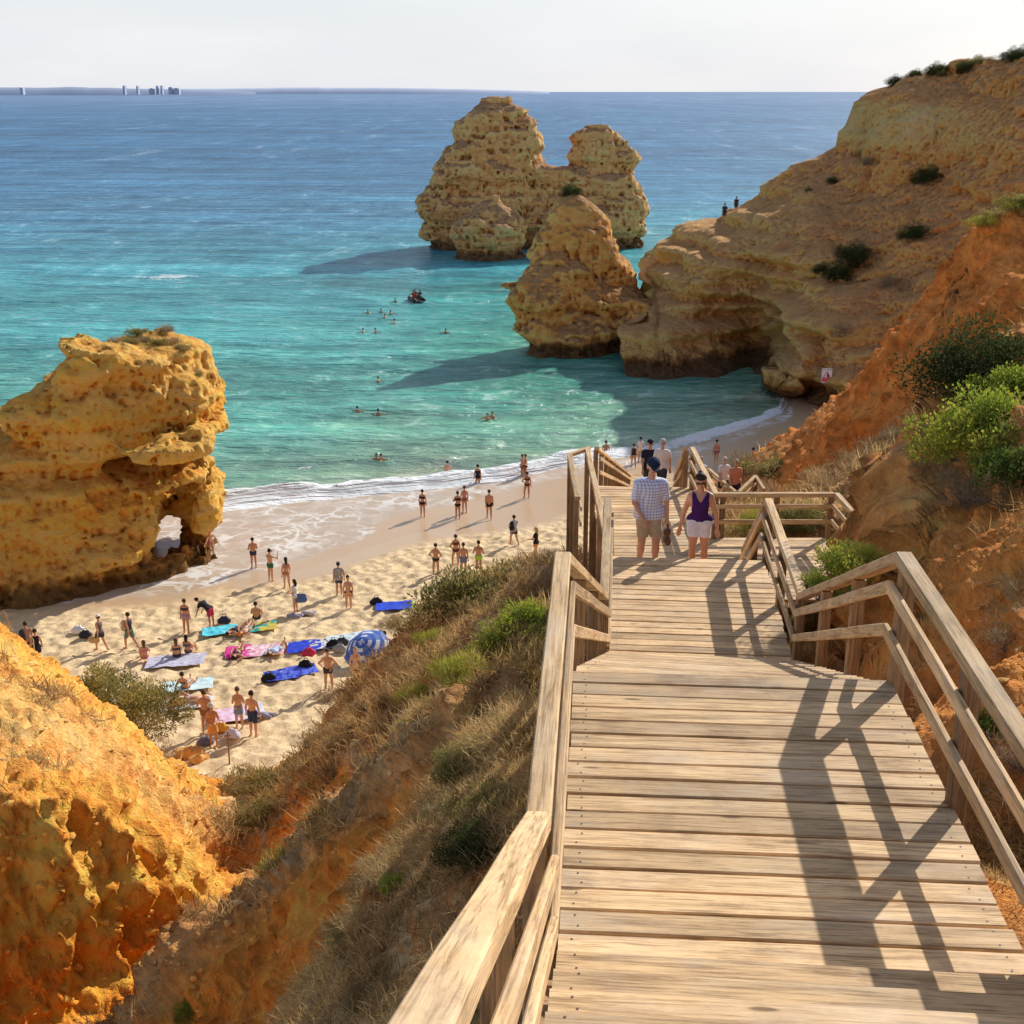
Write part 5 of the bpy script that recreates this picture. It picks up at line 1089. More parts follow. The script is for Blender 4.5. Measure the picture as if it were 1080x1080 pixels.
    if hat:
        hk, hcol = hat; hs = [Seg('h', hc+Hd*.040-hf*.014, hc+Hd*.040+hf*.006, .102, .098, None, [(hc+Hd*.035, -Hd)])]
        if hk == 'cap': hs.append(Seg('b', hc+Hd*.045+hf*.06, hc+Hd*.032+hf*.145, .075, .055, (Hd, 6)))
        else: hs.append(Seg('b', hc+Hd*.04-hf*.01, hc+Hd*.04+hf*.01, .17, .17, (Hd, 10)))
        child('cap' if hk == 'cap' else 'hat', hs, cloth(hcol), .01)
    return o, J, sc, zmin
SK = [(.62, .33, .19), (.55, .27, .15), (.48, .23, .125), (.68, .41, .27), (.40, .19, .10), (.72, .46, .33)]
BLK, DBR, BRN, BLD = (.02, .017, .015), (.045, .028, .018), (.11, .06, .03), (.45, .30, .13)
def bpers(px, py, yaw, H, ps, label, wear, hair=(DBR, 'short'), sk=0, water=None, jit=True, **k):
    p = on_beach(px, py)
    if water is not None: q = PZ(px, py, 0); p = np.array([q[0], q[1], -water])
    pz = POSES[ps]() if isinstance(ps, str) else ps
    if jit:
        for s in (-1, 1):
            for kk in ('uarm', 'farm'): pz[kk][s] = tuple(np.array(pz[kk][s])+RNG.normal(size=3)*.07)
    return person(p, R(yaw), H, pz, SK[sk], label, wear, hair, **k)[0]
def backpack(px, py, yaw, col, label, H=1.7, dist=.2, zz=1.22, small=1.0):
    p = on_beach(px, py); a = R(yaw); 
    S = [Seg('b', (0, 0, -.17), (0, 0, .13), .15, .125, (V3(0, 1, 0), 1.5)), Seg('b', (-.06, .09, -.12), (.06, .09, -.12), .07, .07)]
    S = [Seg(s.t, s.a*small, s.b*small, s.ra*small, s.rb*small, s.flat) for s in S]
    v, q = seg_field(S, .02, .03); o = empty('backpack', (p[0]-math.sin(a)*dist*-1*1, p[1]+math.cos(a)*dist, p[2]+zz*H/1.745), a); tag(o, label, 'backpack')
    link('bag_body', np_mesh('bag_body', v, q), cloth(col), o)
    st = [Seg('s', (sx*.1, -.08, .13), (sx*.12, -.12, -.02), .016, .016) for sx in (-1, 1)]+[Seg('s', (sx*.12, -.12, -.02), (sx*.11, -.06, -.16), .016, .016) for sx in (-1, 1)]
    for k in (0, 1): v, q = seg_field([st[k], st[k+2]], .012, .01); link('strap', np_mesh('strap', v*small, q), cloth(tuple(c*.6 for c in col)), o)
    return o
# ---- on the sand and along the wash (feet in the photograph, facing, height)
B = bpers
lean_child = B(223, 588, 60, 1.72, 'lean', 'tanned person leaning over to a toddler beside the arch of the golden rock', [('trunks', (.50, .18, .14))], (BRN, 'short'), 0, female=True)
B(210, 591, 120, .92, 'stand', 'small toddler standing in the wash beside the arch', [('brief', (.6, .3, .25))], (BRN, 'short'), 3)
B(268, 599, 200, 1.68, 'arms_folded', 'bather in dark trunks with folded arms nearest the arch rock', [('trunks', (.05, .05, .08))], (DBR, 'short'), 1)
B(286, 613, 150, 1.75, 'photo', 'man in green and yellow trunks holding a phone up to his face', [('trunks', (.05, .16, .07))], (BLK, 'short'), 0)
B(303, 621, 200, 1.70, 'walk', 'long haired woman in a nude bikini walking along the wet sand', [('brief', (.45, .22, .13)), ('bra', (.45, .22, .13))], (DBR, 'long'), 0, female=True)
B(312, 646, 250, 1.66, 'hold', 'woman in a white top carrying a big blue bag', [('tee', (.75, .70, .66)), ('brief', (.5, .3, .2))], (DBR, 'long'), 0, female=True)
B(358, 628, 190, 1.72, 'stand', 'person in a cap and dark shorts at the edge of the wet sand', [('tee', (.40, .34, .29)), ('shorts', (.05, .07, .12))], (BLK, 'short'), 1, hat=('cap', (.10, .11, .14)))
B(368, 643, 10, 1.70, 'stand', 'woman seen from behind in a black bikini bottom', [('brief', (.015, .015, .02))], (DBR, 'bun'), 0, female=True)
B(446, 545, 170, 1.68, 'stand', 'woman in a black bikini at the water, leftmost of the bathers on the wet sand', [('brief', (.015, .015, .018)), ('bra', (.015, .015, .018))], (DBR, 'short'), 1, female=True)
B(483, 547, 180, 1.68, 'arms_folded', 'dark haired woman in a black bikini beside another on the wet sand', [('brief', (.02, .02, .02)), ('bra', (.02, .02, .02))], (BLK, 'bun'), 2, female=True)
B(490, 541, 200, 1.70, 'stand', 'slim tanned bather right behind the woman in the black bikini', [('brief', (.30, .13, .08))], (BRN, 'short'), 1, female=True)
B(516, 547, 185, 1.80, 'walk', 'broad shouldered man in black trunks walking on the wet sand', [('trunks', (.02, .02, .025))], (DBR, 'short'), 1, fat=1.16)
B(556, 525, 190, 1.68, 'onehip', 'woman in a brown bikini with dark hair near the breaking foam', [('brief', (.10, .05, .03)), ('bra', (.10, .05, .03))], (BLK, 'bun'), 2, female=True)
B(551, 503, 120, 1.72, 'hold', 'tanned man hugging a woman in the shallows', [('trunks', (.25, .11, .08))], (BRN, 'short'), 1, water=.18)
B(554, 502, 290, 1.66, 'hold', 'dark haired woman embraced in the shallows', [('brief', (.06, .04, .04))], (BLK, 'short'), 2, water=.18, female=True)
B(504, 510, 180, 1.72, 'stand', 'bather in a dark one piece swimsuit knee deep behind the breaker', [('onepiece', (.03, .03, .04))], (BLK, 'short'), 1, water=.45, female=True)
B(472, 500, 170, 1.70, 'hold', 'bather waist deep in the green water facing out to sea', [('trunks', (.3, .2, .08))], (DBR, 'short'), 0, water=.8)
B(639, 478, 180, 1.75, 'stand', 'man waist deep in the water beyond the top of the far railing', [('trunks', (.02, .02, .025))], (BLK, 'short'), 2, water=.85)
B(542, 575, 215, 1.74, 'walk', 'man in a grey shirt and dark shorts with a black backpack striding over the sand', [('tee', (.36, .37, .40)), ('shorts', (.05, .05, .08))], (DBR, 'short'), 1)
backpack(542, 575, 215, (.025, .025, .03), 'black backpack on the man striding over the sand')
B(565, 588, 250, 1.66, 'hold', 'blond woman in a black top and orange shorts nearest the tall stair posts', [('tee', (.02, .02, .025)), ('shorts', (.62, .24, .10))], (BLD, 'long'), 3, female=True)
B(460, 607, 170, 1.72, 'hips', 'woman with hands on hips in a dark bikini bottom by the wide bush', [('brief', (.04, .05, .05))], (DBR, 'bun'), 1, female=True)
B(481, 597, 190, 1.72, 'onehip', 'slim woman in a brown bikini beside the wide bush', [('brief', (.12, .05, .03)), ('bra', (.12, .05, .03))], (DBR, 'bun'), 1, female=True)
B(489, 606, 185, 1.70, 'stand', 'man in grey blue trunks partly behind the wide bush', [('shorts', (.17, .20, .30))], (DBR, 'short'), 1)
B(505, 605, 175, 1.76, 'hold', 'man in bright green trunks partly behind the wide bush', [('trunks', (.36, .62, .06))], (DBR, 'short'), 2)
B(197, 668, 175, 1.68, 'stand', 'woman in a dark crop top and patterned shorts standing on the dry sand', [('bra', (.05, .04, .05)), ('trunks', (.42, .28, .36))], (DBR, 'bun'), 1, female=True)
B(222, 661, 245, 1.76, 'bend', 'man in red shorts and a black shirt bending down', [('tee', (.03, .03, .035)), ('long_shorts', (.55, .05, .08))], (BLK, 'short'), 1)
B(138, 684, 250, 1.74, 'walk', 'walker in a dark vest and green shorts passing below the golden rock', [('tank', (.06, .05, .06)), ('long_shorts', (.14, .20, .16))], (DBR, 'short'), 1)
backpack(138, 684, 250, (.50, .38, .26), 'beige backpack on the walker below the golden rock')
B(107, 686, 240, 1.70, 'walk', 'walker in a white cap and dark top carrying a straw bag', [('tank', (.18, .14, .15)), ('shorts', (.05, .05, .07))], (BRN, 'short'), 0, hat=('cap', (.82, .80, .76)), female=True)
B(31, 694, 215, 1.72, 'walk', 'person with a dark backpack behind the cliff edge, leftmost beach walker', [('tee', (.40, .22, .16)), ('shorts', (.05, .05, .06))], (DBR, 'short'), 1)
B(41, 702, 200, 1.72, 'walk', 'person in a black top half hidden by the cliff edge and the olive bush', [('tank', (.02, .02, .025)), ('shorts', (.03, .03, .04))], (DBR, 'short'), 1, female=True)
B(218, 773, 190, 1.74, 'hold', 'bather standing behind the woman in the orange wrap', [('trunks', (.30, .14, .09))], (BRN, 'short'), 1)
B(226, 787, 15, 1.70, 'hold', 'woman in an orange wrap with long hair under a pale hat', [('wrap', (.72, .33, .10)), ('bra', (.6, .28, .10))], (DBR, 'long'), 1, female=True, hat=('sunhat', (.66, .56, .46)))
B(253, 768, 190, 1.68, 'hold', 'woman in a denim skirt looking down at a phone', [('skirt', (.20, .26, .38)), ('bra', (.55, .32, .22))], (BRN, 'bun'), 0, female=True)
B(268, 776, 160, 1.80, 'stand', 'tall man in dark blue shorts seen from behind', [('long_shorts', (.04, .055, .13))], (DBR, 'short'), 0)
B(347, 728, 5, 1.74, 'hips', 'man with both hands on his hips in dark trunks above the slope', [('trunks', (.06, .05, .06))], (DBR, 'short'), 0)
B(376, 722, 20, 1.62, 'stand', 'blond bather half hidden by the scrub below the umbrella', [('brief', (.5, .3, .2))], (BLD, 'long'), 3, female=True)
B(407, 688, 170, 1.7, 'sit', 'dark haired bather sitting behind the blue umbrella', [('tank', (.05, .06, .09))], (BLK, 'short'), 1)
B(417, 691, 190, 1.7, 'sit', 'tanned bather sitting right of the dark haired one behind the umbrella', [('bra', (.5, .2, .1)), ('brief', (.5, .2, .1))], (BRN, 'short'), 0, female=True)
B(271, 656, 185, 1.74, 'sit', 'bare backed man sitting on the green edged teal towel', [('trunks', (.05, .08, .10))], (DBR, 'short'), 0)
B(187, 695, 195, 1.66, 'sit', 'woman with brown hair sitting on the grey towel, left of two', [('brief', (.05, .05, .06)), ('bra', (.05, .05, .06))], (BRN, 'long'), 0, female=True)
B(199, 691, 170, 1.66, 'sit', 'woman with black hair sitting on the grey towel, right of two', [('brief', (.10, .10, .13)), ('bra', (.1, .1, .13))], (BLK, 'long'), 1, female=True)
B(153, 697, 200, 1.66, 'sit', 'brown haired bather sitting just behind the olive bush', [('bra', (.6, .2, .2)), ('brief', (.6, .2, .2))], (BRN, 'long'), 0, female=True)
B(252, 668, 150, 1.7, 'lie', 'sunbather in a black suit lying between the two teal towels', [('onepiece', (.03, .03, .035))], (BLK, 'short'), 1, female=True)
B(261, 668, 165, 1.7, 'lie', 'sunbather with an orange cap lying on the teal towel', [('trunks', (.65, .52, .42))], (BRN, 'short'), 0, hat=('cap', (.75, .22, .05)))
B(252, 692, 175, 1.66, 'lie', 'dark haired sunbather lying on the pink towel', [('brief', (.05, .03, .05)), ('bra', (.05, .03, .05))], (BLK, 'short'), 1, female=True)
B(293, 689, 160, 1.74, 'lie', 'sunbather in pale blue lying at the right end of the pink towels', [('tee', (.50, .58, .72))], (BRN, 'short'), 0)
B(196, 728, 170, 1.68, 'sitback', 'sunbather propped up on the pale blue towel', [('brief', (.12, .11, .12)), ('bra', (.12, .11, .12))], (DBR, 'short'), 1, female=True)
B(200, 742, 260, 1.72, 'lie', 'sunbather stretched out across the white towel', [('trunks', (.55, .38, .34))], (BRN, 'short'), 0)
# far right cove
B(839, 485, 200, 1.76, 'stand', 'figure in white shirt and white hat standing alone in the shaded cove', [('tee', (.78, .78, .80)), ('long_shorts', (.70, .70, .74))], (BRN, 'short'), 3, hat=('sunhat', (.8, .8, .8)))
B(755, 489, 170, 1.7, 'walk', 'bather in a pink top walking on the shaded wet sand', [('bra', (.5, .25, .3)), ('brief', (.3, .12, .15))], (DBR, 'short'), 1, female=True)
B(793, 499, 180, 1.72, 'stand', 'slim bather in red shorts on the shaded wet sand above the stair rails', [('trunks', (.45, .06, .06))], (DBR, 'short'), 2)
B(668, 493, 185, 1.68, 'walk', 'bather in a black top standing on the wet sand left of the cap wearers', [('tank', (.03, .04, .05))], (DBR, 'bun'), 1, female=True)
B(675, 487, 200, 1.74, 'stand', 'bather in a white shirt and yellow trunks on the wet sand', [('tee', (.75, .75, .78)), ('shorts', (.65, .52, .08))], (BLK, 'short'), 1)
# ---- in the water
sw = [(388, 331, 'leftmost of the cluster of far swimmers'), (402, 330, 'second from the left in the cluster of far swimmers'), (412, 332, 'swimmer at the right of the far cluster'), (406, 336, 'swimmer in the middle front of the far cluster'), (416, 341, 'lowest swimmer of the far cluster'), (417, 319, 'lone swimmer just left of the small boat'),
      (383, 351, 'left one of the two swimmers below the far cluster'), (396, 351, 'right one of the two swimmers below the far cluster'), (470, 352, 'lone swimmer near the dark shadow of the spire'), (399, 403, 'lone swimmer in the middle of the bay'), (377, 435, 'left one of a pair of swimmers below the bay centre'), (399, 438, 'right one of a pair of swimmers below the bay centre'),
      (514, 443, 'swimmer with wet dark hair, left of a touching couple'), (519, 441, 'swimmer with pale shoulders, right of a touching couple'), (397, 486, 'left one of two swimmers close to the breaker'), (402, 486, 'right one of two swimmers close to the breaker')]
for i, (px, py, lab) in enumerate(sw):
    q = PZ(px, py, 0); person((q[0], q[1], -1.22), R(random.uniform(0, 360)), 1.72, POSES['swim'](), SK[i % 3], lab, [], (DBR if i % 3 else BRN, 'short'), h=.028)
# small boat with three people
q = PZ(439, 317, 0); bo = empty('small_boat', (q[0], q[1], .02), R(20)); tag(bo, 'small dark rubber boat with three people far out in the bay', 'boat')
S = [Seg('t', (sx*.62, -1.3, .22), (sx*.62, .9, .22), .24, .24) for sx in (-1, 1)]+[Seg('t', (sx*.62, .9, .22), (0, 1.7, .42), .24, .2) for sx in (-1, 1)]
v, qd = seg_field(S, .06, .05); link('tube', np_mesh('tube', v, qd), plain('rubber', (.03, .03, .035), .5, .1, 4), bo)
v, qd = seg_field([Seg('f', (0, -1.3, .1), (0, 1.2, .1), .6, .45, (V3(0, 0, 1), 7))], .05, .01); link('floor', np_mesh('floor', v, qd), plain('boat_floor', (.10, .08, .06), .8, .1, 4), bo)
v, qd = seg_field([Seg('m', (0, -1.5, .3), (0, -1.5, .75), .14, .18), Seg('m', (0, -1.6, .2), (0, -1.65, -.3), .07, .06)], .04, .03); link('motor', np_mesh('motor', v, qd), plain('motor_cover', (.04, .04, .045), .4, .1, 4), bo)
for dx, dy, yw, c, lab in [(-.45, -.5, 160, (.45, .10, .06), 'person in a red vest in the small boat'), (.42, -.1, 200, (.10, .08, .07), 'person in dark clothes on the right side of the small boat'), (.05, .6, 180, (.28, .14, .08), 'person in brown at the bow of the small boat')]:
    a = R(20); person((q[0]+dx*math.cos(a)-dy*math.sin(a), q[1]+dx*math.sin(a)+dy*math.cos(a), .30), R(yw), 1.72, POSES['sit'](), SK[2], lab, [('tee', c), ('shorts', (.05, .05, .06))], (BLK, 'short'), h=.03)
# two people on the headland path
for px, py, lab in [(765, 229, 'tiny figure in dark clothes standing on the headland ridge'), (777, 226, 'second tiny figure, crouched a little to the right on the headland ridge')]:
    p = on_head(px, py+2)
    if p is None: p = Vector(P(px, py, 130))
    hh = HB.ray_cast(Vector((p.x, p.y+.6, 60)), Vector((0, 0, -1)))[0] or p
    person((hh.x, hh.y, hh.z-.05), R(160), 1.72 if px < 770 else 1.5, POSES['stand'](), SK[2], lab, [('tee', (.04, .04, .05)), ('long_shorts', (.05, .05, .07))], (BLK, 'short'), h=.03)
# ---- on the stairs
def flight_z(y, y0, y1, d0, d1):
    n = max(2, round(math.hypot(stair_x(y1)-stair_x(y0), y1-y0)/.31)); i = min(n-1, max(0, int((y-y0)/((y1-y0)/n)))); return CAMZ-(d0+(d1-d0)*(i+1)/(n+1))
def check_mat(name, base, line, wide, sc):
    g = N(name); o = g.obj(); x, y, z = (g.sep(o, i) for i in (0, 1, 2))
    def ln(v): return g.math('LESS_THAN', g.math('FRACT', g.math('MULTIPLY', v, sc)), wide)
    a = g.math('MULTIPLY', g.math('ADD', ln(g.math('ADD', x, g.math('MULTIPLY', y, .6))), ln(z)), .5)
    c = g.mix(a, base, line); n = g.noise(o, 8, 3); g.bsdf(c, .85, g.bump(n, .5, .02), .15); return g.m
M_check = check_mat('check_shirt', (.80, .80, .90, 1), (.24, .24, .60, 1), .30, 21)
ym = 18.62; pz = pose(torso=(.02, -.06, 1), head=(.06, -.30, 1), uarm={-1: (-.20, .0, -1), 1: (.24, .10, -1)}, farm={-1: (.42, -.62, -.9), 1: (.06, -.10, -1)}, thigh={-1: (-.06, -.08, -1), 1: (.06, -.14, -1)}, shin={-1: (-.04, .20, -1), 1: (.0, .05, -1)})
zs_ = flight_z(ym, 18.2, 21.3, 6.77, 8.7)
xm = P(684, 540, 19.7)[0]
om, Jm, scm, zm = person((xm, ym, zs_), R(6), 1.80, pz, (.66, .33, .20), 'man in a dark blue cap, checked shirt and khaki shorts climbing the stairs', [('tee', M_check, .86), ('long_shorts', (.50, .38, .25)), ('shoes', (.36, .22, .13))], ((.30, .27, .24), 'short'), hat=('cap', (.018, .03, .06)), h=.0105, fine=True, fat=1.06)
hnd = (Jm['hand'][1]-[0, 0, zm])*scm; a = R(6)
bag = empty('shoe_bag', (xm+hnd[0]*math.cos(a)-hnd[1]*math.sin(a), ym+hnd[0]*math.sin(a)+hnd[1]*math.cos(a), zs_+hnd[2]-.02), a); tag(bag, "small brown leather bag hanging from the cap wearer's hand", 'bag')
v, qd = seg_field([Seg('b', (-.015, -.05, -.12), (.015, .05, -.12), .06, .06), Seg('b', (0, -.05, -.26), (0, .05, -.26), .075, .08, (V3(1, 0, 0), 1.4))], .014, .04); link('bag_body', np_mesh('bag_body', v, qd), plain('leather', (.16, .07, .04), .55, .25, 9), bag)
v, qd = seg_field([Seg('s', (0, -.05, -.1), (0, -.03, -.005), .012, .012), Seg('s', (0, .05, -.1), (0, .03, -.005), .012, .012), Seg('s', (0, -.03, -.005), (0, .03, -.005), .012, .012)], .008, .01); link('handle', np_mesh('handle', v, qd), plain('leather_strap', (.10, .05, .03), .6, .2, 9), bag)
yw_ = 18.88; pz = pose(torso=(.0, -.10, 1), head=(-.06, -.42, 1), uarm={-1: (-.36, .02, -1), 1: (.36, .02, -1)}, farm={-1: (-.22, -.10, -1), 1: (.14, -.12, -1)}, thigh={-1: (-.04, -.10, -1), 1: (.05, -.02, -1)}, shin={-1: (0, .12, -1), 1: (0, .06, -1)})
xw = P(738, 540, 19.9)[0]; zw_ = flight_z(yw_, 18.2, 21.3, 6.77, 8.7)
ow, Jw, scw, zw2 = person((xw, yw_, zw_), R(-8), 1.68, pz, (.68, .33, .19), 'woman in a purple sleeveless top and white shorts climbing the stairs barefoot', [('tank', (.065, .018, .13)), ('shorts', (.80, .76, .84))], (DBR, 'bun'), female=True, h=.0105, fine=True, fat=1.10)
hc = Jw['hc']; hf, hx, Hd = Jw['hf'], Jw['hx'], Jw['Hd']
S = [Seg('g', hc+hf*.090+hx*sg*.016+Hd*.006, hc+hf*.084+hx*sg*.052+Hd*.006, .02, .018, (hf, 2.0)) for sg in (-1, 1)]+[Seg('g', hc+hf*.07+hx*sg*.07+Hd*.012, hc-hf*.01+hx*sg*.092+Hd*.012, .006, .006) for sg in (-1, 1)]
v, qd = seg_field(S, .007, .006); link('sunglasses', np_mesh('sunglasses', (v-[0, 0, zw2])*scw, qd), plain('dark_lens', (.02, .012, .01), .15, .1, 9, spec=.6), ow)
S = [Seg('n', Jw['nb']+Jw['T']*.0+Jw['lat']*sg*.05+Jw['f']*.03, Jw['nb']-Jw['T']*.055+Jw['f']*.10+Jw['lat']*sg*.012, .006, .006) for sg in (-1, 1)]
v, qd = seg_field(S, .007, .004); link('necklace', np_mesh('necklace', (v-[0, 0, zw2])*scw, qd), plain('silver', (.6, .58, .52), .3, .1, 9), ow)
def stairp(px, y, yaw, H, ps, label, wear, hair, sk, **k):
    z = CAMZ-float(np.interp(y, [28.2, 57], [8.72, 18.0]))-.1; q = PZ(px, 500, z); dd = y; zc = y*CP-(z-CAMZ)*SP; x = (px-540)*zc/FPX
    return person((x, y, z), R(yaw), H, POSES[ps]() if isinstance(ps, str) else ps, SK[sk], label, wear, hair, **k)
stairp(684, 38.2, 0, 1.76, 'walk', 'person in a black cap and black shirt on the lower flight behind the checked shirt', [('tee', (.02, .022, .04)), ('long_shorts', (.05, .05, .06))], (BLK, 'short'), 1, hat=('cap', (.015, .015, .03)))
stairp(697, 37.2, -20, 1.72, 'walk', 'person in a pale cap and white shirt on the lower flight', [('tee', (.74, .66, .64)), ('long_shorts', (.05, .05, .07))], (BRN, 'short'), 0, hat=('cap', (.50, .46, .42)))
for px, py, yw, H, lab, wear, hair, sk, kw in [(762, 529, 20, 1.68, 'white haired walker in a white shirt on the lower walkway', [('tee', (.80, .78, .76)), ('long_shorts', (.05, .05, .07))], ((.62, .55, .45), 'short'), 3, {}), (774, 533, 10, 1.72, 'walker in an orange top with a black bag on the lower walkway', [('tee', (.72, .30, .17)), ('long_shorts', (.03, .03, .04))], ((.50, .40, .28), 'short'), 0, {}), (737, 528, -10, 1.66, 'person in white sitting lower behind the stair rails', [('tee', (.76, .70, .68))], ((.42, .33, .22), 'short'), 0, {})]:
    q = PZ(px, py, zE+.02); person((q[0], q[1], zE+.02), R(yw), H, POSES['walk'](), SK[sk], lab, wear, hair, **kw)
# ================================================================== towels, umbrella, bags, sign
def towel_mat(name, a, b, kind, sc):
    g = N(name); o = g.obj(); x, y = g.sep(o, 0), g.sep(o, 1)
    if kind == 'stripe': f = g.math('LESS_THAN', g.math('FRACT', g.math('MULTIPLY', y, sc)), .5)
    elif kind == 'blotch': f = g.range(g.noise(o, sc, 3), .46, .54, 0, 1)
    elif kind == 'edge': f = g.math('GREATER_THAN', x, sc)
    else: f = g.math('LESS_THAN', g.vor(o, sc), .35)
    c = g.mix(f, a, b); c = g.mix(1, c, g.ramp(g.noise(o, 30, 2), [(.3, .85), (.7, 1.1)]), 'MULTIPLY'); g.bsdf(c, .95, g.bump(g.noise(o, 6, 4), .6, .04), .05); return g.m
def towel(px, py, rz, L, Wd, mat, label, seed):
    p = on_beach(px, py); nx, ny = 26, 16; xs, ys = np.meshgrid(np.linspace(-L/2, L/2, nx), np.linspace(-Wd/2, Wd/2, ny)); x, y = xs.ravel(), ys.ravel()
    e = np.stack([x, y, 0*x+seed], 1); x = x+fbm(e*1.6, 2, seed)*.05; y = y+fbm(e*1.6, 2, seed+5)*.05; z = .10+np.abs(fbm(e*2.6, 3, seed+9))*.10
    a = R(rz); wx, wy = p[0]+x*math.cos(a)-y*math.sin(a), p[1]+x*math.sin(a)+y*math.cos(a); z = z+beach_z(wx, wy)-p[2]
    me = np_mesh('beach_towel', np.stack([x, y, z], 1), grid_quads(ny, nx)); o = link('beach_towel', me, mat); o.location = p; o.rotation_euler = (0, 0, a); tag(o, label, 'towel'); return o
for i, (px, py, rz, L, Wd, a, b, kd, sc, lab) in enumerate([
    (232, 667, 15, 1.9, 1.4, (.10, .60, .72, 1), (.18, .68, .78, 1), 'blotch', 3, 'turquoise towel left of the sitting bare backed man'), (273, 663, 12, 2.0, 1.5, (.04, .42, .40, 1), (.60, .48, .10, 1), 'blotch', 2.2, 'teal towel with a yellow pattern under the sitting man'),
    (186, 699, 8, 3.0, 1.7, (.46, .44, .58, 1), (.70, .66, .72, 1), 'stripe', 5, 'grey lilac striped towel under the two sitting women'), (251, 690, 10, 1.3, 1.7, (.80, .07, .30, 1), (.72, .10, .34, 1), 'blotch', 3, 'bright pink towel under the dark haired sunbather'),
    (276, 688, 8, 2.3, 1.6, (.82, .38, .48, 1), (.86, .72, .74, 1), 'blotch', 4, 'pink and white patterned towel right of the bright pink one'), (321, 684, 8, 1.7, 1.6, (.04, .07, .55, 1), (.05, .09, .62, 1), 'blotch', 4, 'plain royal blue towel with a red ball on it'),
    (344, 681, 12, 1.7, 1.4, (.72, .70, .68, 1), (.04, .04, .05, 1), 'dots', 5, 'black and white patterned towel beside the royal blue one'), (367, 675, 14, 2.2, 1.3, (.78, .80, .80, 1), (.60, .74, .76, 1), 'stripe', 4, 'white towel with pale stripes above the umbrella'),
    (297, 714, 14, 1.7, 1.4, (.05, .07, .48, 1), (.12, .17, .66, 1), 'blotch', 5, 'crumpled dark blue patterned towel, left one of the pair in the middle'), (318, 709, 18, 1.5, 1.4, (.05, .06, .46, 1), (.14, .19, .68, 1), 'blotch', 5, 'crumpled dark blue patterned towel, right one of the pair in the middle'),
    (416, 641, 5, 2.1, 1.5, (.05, .10, .62, 1), (.18, .62, .12, 1), 'edge', .82, 'royal blue towel with a green end, alone on the right'), (199, 725, 10, 2.4, 1.4, (.50, .74, .78, 1), (.70, .84, .84, 1), 'blotch', 3, 'pale blue towel under the propped up sunbather'),
    (199, 744, 6, 2.2, 1.3, (.80, .78, .78, 1), (.74, .72, .72, 1), 'blotch', 3, 'white towel under the stretched out sunbather'), (240, 757, 20, 1.9, 1.7, (.80, .48, .62, 1), (.84, .62, .74, 1), 'blotch', 4, 'rose pink towel between the standing people'), (265, 752, 20, 1.2, 1.7, (.76, .74, .78, 1), (.66, .66, .74, 1), 'stripe', 5, 'white towel right of the rose pink one')]):
    towel(px, py, rz, L*.84, Wd*.86, towel_mat('towel_cloth', a, b, kd, sc), lab, 20+i)
def blob(name, px, py, segs, col, label, cat, kids=()):
    p = on_beach(px, py); o = empty(name, p, random.uniform(-.4, .4)); tag(o, label, cat)
    v, q = seg_field(segs, .025, .05); v = v+np.stack([fbm(v*5, 2, 3), fbm(v*5, 2, 4), fbm(v*5, 2, 5)], 1)*.03
    link('bag_body' if cat in ('bag', 'backpack') else 'cloth', np_mesh('body', v, q), cloth(col), o)
    for nm, sg, c in kids: v, q = seg_field(sg, .015, .02); link(nm, np_mesh(nm, v, q), cloth(c), o)
    return o
BAG = [Seg('b', (-.16, 0, .14), (.16, 0, .16), .17, .15), Seg('b', (-.1, .02, .3), (.1, .02, .3), .09, .09)]
HND = ('handle', [Seg('h', (-.1, 0, .34), (-.06, 0, .48), .015, .015), Seg('h', (-.06, 0, .48), (.06, 0, .48), .015, .015), Seg('h', (.06, 0, .48), (.1, 0, .34), .015, .015)])
for px, py, c, lab in [(284, 719, (.025, .025, .03), 'black bag at the lower left corner of the crumpled blue towels'), (323, 705, (.02, .02, .025), 'black bag on the upper right blue crumpled towel'), (397, 638, (.03, .03, .035), 'black bag at the left end of the green ended blue towel'), (237, 658, (.06, .05, .09), 'dark bag in front of the bending man'), (83, 668, (.80, .78, .80), 'white bag lying on the sand below the golden rock'), (91, 673, (.04, .04, .05), 'dark bag beside the white one below the golden rock'),
        (217, 787, (.16, .16, .24), 'dark patterned bag at the feet of the woman in the orange wrap'), (246, 779, (.66, .62, .76), 'pale lilac bag on the sand by the standing people'), (352, 683, (.02, .02, .025), 'black bag on the black and white towel'), (361, 681, (.06, .06, .07), 'dark grey bag on the white towel'), (359, 688, (.34, .33, .33), 'grey bag below the black bags'), (326, 692, (.62, .05, .12), 'red ball shaped bag on the royal blue towel'), (234, 772, (.75, .38, .06), 'orange bag beside the woman in the wrap'), (185, 747, (.80, .25, .04), 'orange bag at the foot of the white towel')]:
    blob('beach_bag', px, py, BAG, c, lab, 'bag', [(HND[0], HND[1], tuple(x*.7 for x in c))])
for px, py, c, lab in [(312, 651, (.36, .33, .42), 'heap of grey clothes on the sand'), (327, 648, (.62, .56, .54), 'heap of pale clothes right of the grey heap'), (281, 756, (.34, .32, .38), 'grey clothes at the right end of the white towel')]:
    blob('clothes_pile', px, py, [Seg('c', (-.3, 0, .06), (.25, .1, .07), .13, .11, (V3(0, 0, 1), 1.2)), Seg('c', (0, -.1, .1), (.2, -.15, .08), .1, .08)], c, lab, 'clothes')
